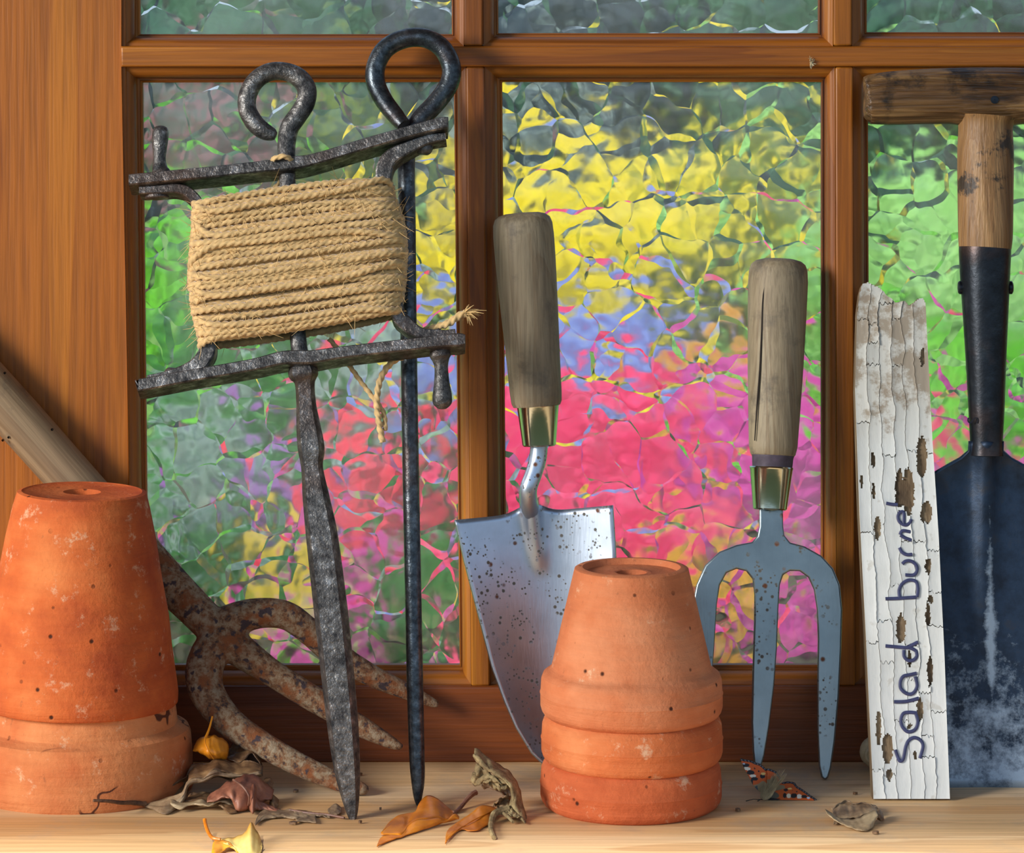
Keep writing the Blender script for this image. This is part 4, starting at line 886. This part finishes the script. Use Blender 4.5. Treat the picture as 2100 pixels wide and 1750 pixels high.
cl = leaf('decayed brown leaf skeleton standing curled up with ragged holes', [
    (z5([(1325, 92, -.105), (1400, 135, -.107), (1560, 250, -.11), (1700, 335, -.112), (1790, 440, -.114), (1850, 560, -.116), (1872, 690, -.118), (1918, 850, -.122), (1932, 905, -.125)]),
     z5([(1308, 165, -.105), (1370, 262, -.112), (1480, 330, -.118), (1600, 430, -.121), (1700, 510, -.122), (1755, 640, -.122), (1722, 775, -.122), (1800, 870, -.124), (1900, 928, -.127)]), dict(bulge=.008, rip=.0014, seed=23)),
    (z5([(1345, 262, -.114), (1440, 320, -.118), (1540, 400, -.12), (1640, 470, -.122), (1740, 500, -.122)]), z5([(1272, 470, -.112), (1335, 522, -.114), (1400, 490, -.116), (1440, 430, -.118), (1500, 420, -.119)]), dict(bulge=.003, rip=.0018, seed=24, n=26)),
    (z5([(1440, 400, -.119), (1540, 430, -.12), (1640, 500, -.122), (1730, 500, -.122)]), z5([(1520, 520, -.116), (1560, 560, -.117), (1620, 575, -.118), (1690, 530, -.12)]), dict(bulge=.003, rip=.0018, seed=29, n=20)),
    (z5([(1400, 400, -.104), (1500, 420, -.104), (1650, 480, -.104), (1760, 520, -.106), (1770, 680, -.108)]), z5([(1400, 520, -.104), (1440, 552, -.104), (1510, 548, -.104), (1600, 590, -.106), (1690, 665, -.108)]), dict(bulge=-.002, rip=.001, seed=25, n=26)),
    (z5([(1540, 765, -.122), (1600, 690, -.121), (1680, 640, -.120), (1740, 650, -.118)]), z5([(1590, 800, -.124), (1650, 815, -.124), (1720, 790, -.123), (1770, 740, -.121)]), dict(bulge=-.005, rip=.0015, seed=26, n=20)),
    (z5([(1700, 790, -.124), (1780, 800, -.126), (1860, 860, -.128)]), z5([(1680, 830, -.128), (1760, 880, -.130), (1850, 885, -.130)]), dict(bulge=.003, rip=.0015, seed=27, n=20))], LF_SKEL,
    [(z5([(1720, 790, -.126), (1620, 815, -.128), (1555, 850, -.131), (1522, 930, -.137), (1515, 1040, -.145), (1550, 1135, -.152)]), .0021, .0012), (z5([(1640, 830, -.128), (1710, 880, -.132), (1772, 945, -.138)]), .0010, .0008)], solid=.0006, smat=LF_SKEL,
    mats=[LF_SKEL, LF_SKEL, LF_SKEL, LF_BROWN, LF_BROWN, LF_SKEL])
leaf('pale tan leaf curled like a bowl near the foot of the white board', [
    (z3([(1178, 758, -.124), (1250, 805, -.126), (1340, 860, -.130), (1470, 880, -.132), (1600, 860, -.132), (1700, 800, -.131), (1795, 785, -.130)]),
     z3([(1185, 775, -.126), (1290, 880, -.134), (1400, 940, -.139), (1530, 1000, -.145), (1650, 1022, -.147), (1750, 965, -.141), (1798, 810, -.131)]), dict(bulge=.006, rip=.0006, seed=30)),
    (z3([(1268, 775, -.118), (1330, 700, -.112), (1440, 652, -.108), (1530, 690, -.110), (1650, 682, -.109), (1740, 715, -.112), (1812, 755, -.116)]),
     z3([(1275, 820, -.124), (1340, 860, -.130), (1470, 868, -.130), (1580, 850, -.129), (1660, 820, -.127), (1740, 790, -.124), (1800, 785, -.122)]), dict(bulge=-.008, rip=.0006, seed=31)),
    (z3([(1795, 785, -.130), (1830, 770, -.128), (1868, 810, -.124), (1870, 850, -.122)]), z3([(1800, 870, -.132), (1820, 890, -.130), (1855, 895, -.127), (1866, 870, -.123)]), dict(bulge=.004, seed=32, n=14)),
    (z3([(1280, 900, -.133), (1320, 890, -.134)]), z3([(1280, 945, -.140), (1330, 920, -.138)]), dict(bulge=0, seed=33, n=8))], LF_CURL, mats=[LF_CURL, LF_GREY, LF_BROWN, LF_GREY])
# shell behind the board
c = P(1795, 1560, -.022); t = thing('snail_shell', 'pale rounded shell half hidden behind the foot of the white board', 'shell', (c.x, c.y, 0))
sh = MB().lathe([(.0002, -.0085)]+[(.0085*math.sin(math.pi*i/12), -.0085*math.cos(math.pi*i/12)) for i in range(1, 12)]+[(.0002, .0085)], V((c.x, c.y, .0098)), 24)
part('shell_body', sh, PEB, t); part('shell_whorl', MB().tube([V((c.x-.002+.0045*math.cos(a)*(1-a/16), c.y-.0075, .0098+.0045*math.sin(a)*(1-a/16))) for a in [k*.4 for k in range(30)]], .0014, 8), PEB, t)
# crumbs on the sill
for (cx_, cy_, rr) in ((1753, 1631, 5), (1513, 1665, 6), (606, 1626, 6), (780, 1663, 3), (1797, 1712, 7), (738, 1592, 5), (602, 1692, 9), (738, 1690, 4)):
    p = S(cx_, cy_); k = rr*.00025; wh = {1753: 'right of the butterfly', 1513: 'in front of the small pots on their right', 606: 'right of the leaf heap', 780: 'left of the orange leaf stalk', 1797: 'in front of the pale curled leaf', 738: 'behind the square spike tip', 602: 'under the grey leaf strip', 7380: ''}[cx_] if (cx_, cy_) != (738, 1690) else 'right of the square spike tip'; r9 = random.Random(cx_)
    t = thing('leaf_crumb', 'tiny dark crumb on the sill '+wh, 'crumb', p, 'dark crumbs scattered on the sill')
    ring = [V((p.x+math.cos(a)*k*r9.uniform(.6, 1.2), p.y+math.sin(a)*k*r9.uniform(.5, .9), .0014+r9.uniform(0, .0004))) for a in [q*math.pi/4 for q in range(8)]]
    part('crumb', MB().prism(ring, V((0, 0, -.0012))), LF_BROWN, t)
t = thing('cobweb_tuft', 'small pale cobweb tuft stuck on the horizontal bar near the right', 'cobweb', P(1665, 127, -.001)); mb = MB()
for i in range(26):
    p = P(1664+rnd.gauss(0, 2), 118+rnd.uniform(0, 16), -.001); d = V((rnd.gauss(0, .3), -rnd.uniform(.2, .6), rnd.gauss(0, 1))).normalized()*.0022; mb.tube([p, p+d], [.00022, .0001], 4)
part('tuft', mb, plain('cobweb_grey', srgb(196, 184, 150), .9), t, kind='stuff', fix=False)
# butterfly
ORN, BLK, WHT, BRN, FZ_ = srgb(206, 92, 26), srgb(22, 20, 24), srgb(232, 226, 206), srgb(60, 48, 40), srgb(150, 134, 96)
bfy_o = P(1580, 1640, -.086); bt = thing('butterfly', 'orange tortoiseshell butterfly with black and white spots resting between pots and board', 'butterfly', (bfy_o.x, bfy_o.y, 0))
zb = lambda x, y: (1490+x/5.833, 1530+y/5.833)
def inside(pt, poly):
    x, y = pt; c = False; n = len(poly)
    for i in range(n):
        x1, y1 = poly[i]; x2, y2 = poly[i-1]
        if (y1 > y) != (y2 > y) and x < (x2-x1)*(y-y1)/(y2-y1)+x1: c = not c
    return c
def segd(p, a, b):
    ax, ay = a; bx, by = b; dx, dy = bx-ax, by-ay; t = max(0, min(1, ((p[0]-ax)*dx+(p[1]-ay)*dy)/(dx*dx+dy*dy+1e-9))); return math.hypot(p[0]-ax-t*dx, p[1]-ay-t*dy)
def wing(outline, margin, spots, ydep, name):
    poly = [p for p in outline]; xs = [p[0] for p in poly]; ys_ = [p[1] for p in poly]; st = 6
    idx = {}; vs = []; cols_ = []; fs = []
    def v(i, j):
        if (i, j) in idx: return idx[(i, j)]
        x, y = i*st, j*st
        if not inside((x, y), poly):      # pull stray corners on to the outline
            best = None
            for k in range(len(poly)):
                a, b = poly[k-1], poly[k]; dx, dy = b[0]-a[0], b[1]-a[1]; t = max(0, min(1, ((x-a[0])*dx+(y-a[1])*dy)/(dx*dx+dy*dy+1e-9))); q = (a[0]+t*dx, a[1]+t*dy); dd = math.hypot(x-q[0], y-q[1])
                if best is None or dd < best[0]: best = (dd, q)
            x, y = best[1]
        col = ORN; nzv = noise.noise(V((x*.02, y*.02, 0)))
        for (sx, sy, rx, ry, c_) in spots:
            if ((x-sx)/rx)**2+((y-sy)/ry)**2 < 1+.4*nzv: col = c_
        dm = min(segd((x, y), a, b) for a, b in zip(margin, margin[1:]))
        if dm < 26: col = BLK
        if 10 < dm < 17 and math.sin((x+y)*.13) > .1: col = srgb(130, 130, 140)
        if dm < 6: col = BRN
        px, py = zb(x, y); vs.append(P(px, py, ydep(x, y))); cols_.append(col); idx[(i, j)] = len(vs)-1; return idx[(i, j)]
    for i in range(int(min(xs)//st)-1, int(max(xs)//st)+2):
        for j in range(int(min(ys_)//st)-1, int(max(ys_)//st)+2):
            if inside(((i+.5)*st, (j+.5)*st), poly): fs.append((v(i, j), v(i+1, j), v(i+1, j+1), v(i, j+1)))
    mb = MB(); mb.v = vs; mb.f = fs; o = part(name, mb, WINGM, bt, fix=False, solid=.0002, sharp=0)
    at = o.data.color_attributes.new('scales', 'FLOAT_COLOR', 'POINT')
    for k, c_ in enumerate(cols_): at.data[k].color = c_
yl_ = lambda x, y: -.0865+.010*(640-y)/480+.004*(x-400)/300
yr_ = lambda x, y: -.0885+.014*(645-y)/220
wing([(160, 155), (175, 148), (240, 165), (300, 175), (350, 200), (400, 215), (440, 245), (470, 275), (485, 330), (480, 380), (500, 430), (480, 520), (430, 560), (395, 550), (350, 510), (310, 460), (280, 400), (250, 340), (215, 280), (185, 215)],
     [(160, 155), (240, 165), (300, 175), (350, 200), (400, 215), (440, 245), (470, 275)],
     [(225, 235, 45, 25, BLK), (240, 275, 48, 20, WHT), (285, 320, 45, 28, BLK), (312, 362, 42, 18, WHT), (335, 395, 42, 22, BLK), (430, 365, 34, 24, BLK), (440, 335, 26, 16, srgb(226, 190, 110)), (335, 272, 9, 10, BLK), (382, 305, 10, 12, BLK), (205, 215, 14, 10, srgb(170, 190, 210)), (360, 520, 60, 60, FZ_), (300, 440, 16, 50, BLK), (360, 520, 25, 40, srgb(60, 76, 84)), (440, 500, 70, 70, FZ_)], yl_, 'forewing')
wing([(470, 275), (500, 270), (545, 285), (600, 310), (620, 345), (655, 390), (660, 420), (640, 450), (600, 470), (540, 500), (490, 480), (480, 400), (485, 330)],
     [(470, 275), (500, 270), (545, 285), (600, 310), (620, 345), (655, 390), (655, 440)], [(540, 450, 80, 55, FZ_)], lambda x, y: yl_(x, y)-.0006, 'hindwing')
wing([(600, 470), (650, 450), (680, 435), (730, 425), (790, 432), (820, 445), (850, 490), (820, 500), (740, 505), (690, 530), (620, 560), (590, 540)],
     [(680, 435), (730, 425), (790, 432), (820, 445), (848, 490)], [(640, 510, 60, 45, FZ_)], lambda x, y: yr_(x, y)+.0008, 'hindwing')
wing([(480, 600), (590, 540), (690, 515), (760, 500), (850, 488), (900, 515), (950, 550), (1000, 590), (1040, 615), (1083, 645), (1040, 655), (940, 650), (800, 648), (680, 645), (560, 650), (480, 645)],
     [(850, 488), (900, 515), (950, 550), (1000, 590), (1040, 615), (1083, 645)],
     [(710, 530, 28, 18, BLK), (755, 515, 26, 13, srgb(240, 200, 120)), (697, 597, 24, 28, BLK), (745, 600, 28, 26, srgb(240, 226, 190)), (805, 600, 40, 28, BLK), (870, 608, 30, 26, WHT), (930, 608, 35, 20, BLK), (980, 625, 20, 12, srgb(190, 206, 226)), (790, 540, 8, 6, BLK), (840, 550, 9, 8, BLK), (540, 600, 80, 50, srgb(96, 92, 76)), (520, 640, 120, 12, BLK)], yr_, 'forewing')
bp = [P(*zb(x, y), d) for x, y, d in [(432, 645, -.0905), (440, 630, -.0905), (465, 600, -.0895), (500, 560, -.088), (540, 510, -.0865), (580, 460, -.0850), (600, 440, -.0845)]]
part('body', MB().tube(bp, [.0006, .0016, .0026, .0028, .0022, .0015, .0005], 14), FUR, bt, sub=1)
fb = MB()
for i in range(420):
    k = rnd.uniform(.8, 5.6); a_ = bp[int(k)].lerp(bp[int(k)+1], k-int(k)); d = V((rnd.gauss(0, 1), rnd.gauss(-.5, .5), abs(rnd.gauss(.3, .5)))).normalized()*.0025
    e = d*.8+V((.002, .001, .003)); fb.tube([a_+d*.6, a_+d*.6+e*.5, a_+d*.5+e*rnd.uniform(.8, 1.4)], [.00012, .0001, .00004], 3, caps=False)
part('body_hair', fb, FUR, bt, kind='stuff', fix=False)
ant = MB(); h = bp[0]
for s_ in (-1, 1): ant.tube([h, h+V((-.003+s_*.002, -.003, .001)), h+V((-.006+s_*.003, -.006, .0008))], [.0002, .00018, .0003], 6)
part('antennae', ant, plain('antenna_black', srgb(30, 26, 26), .5), bt)
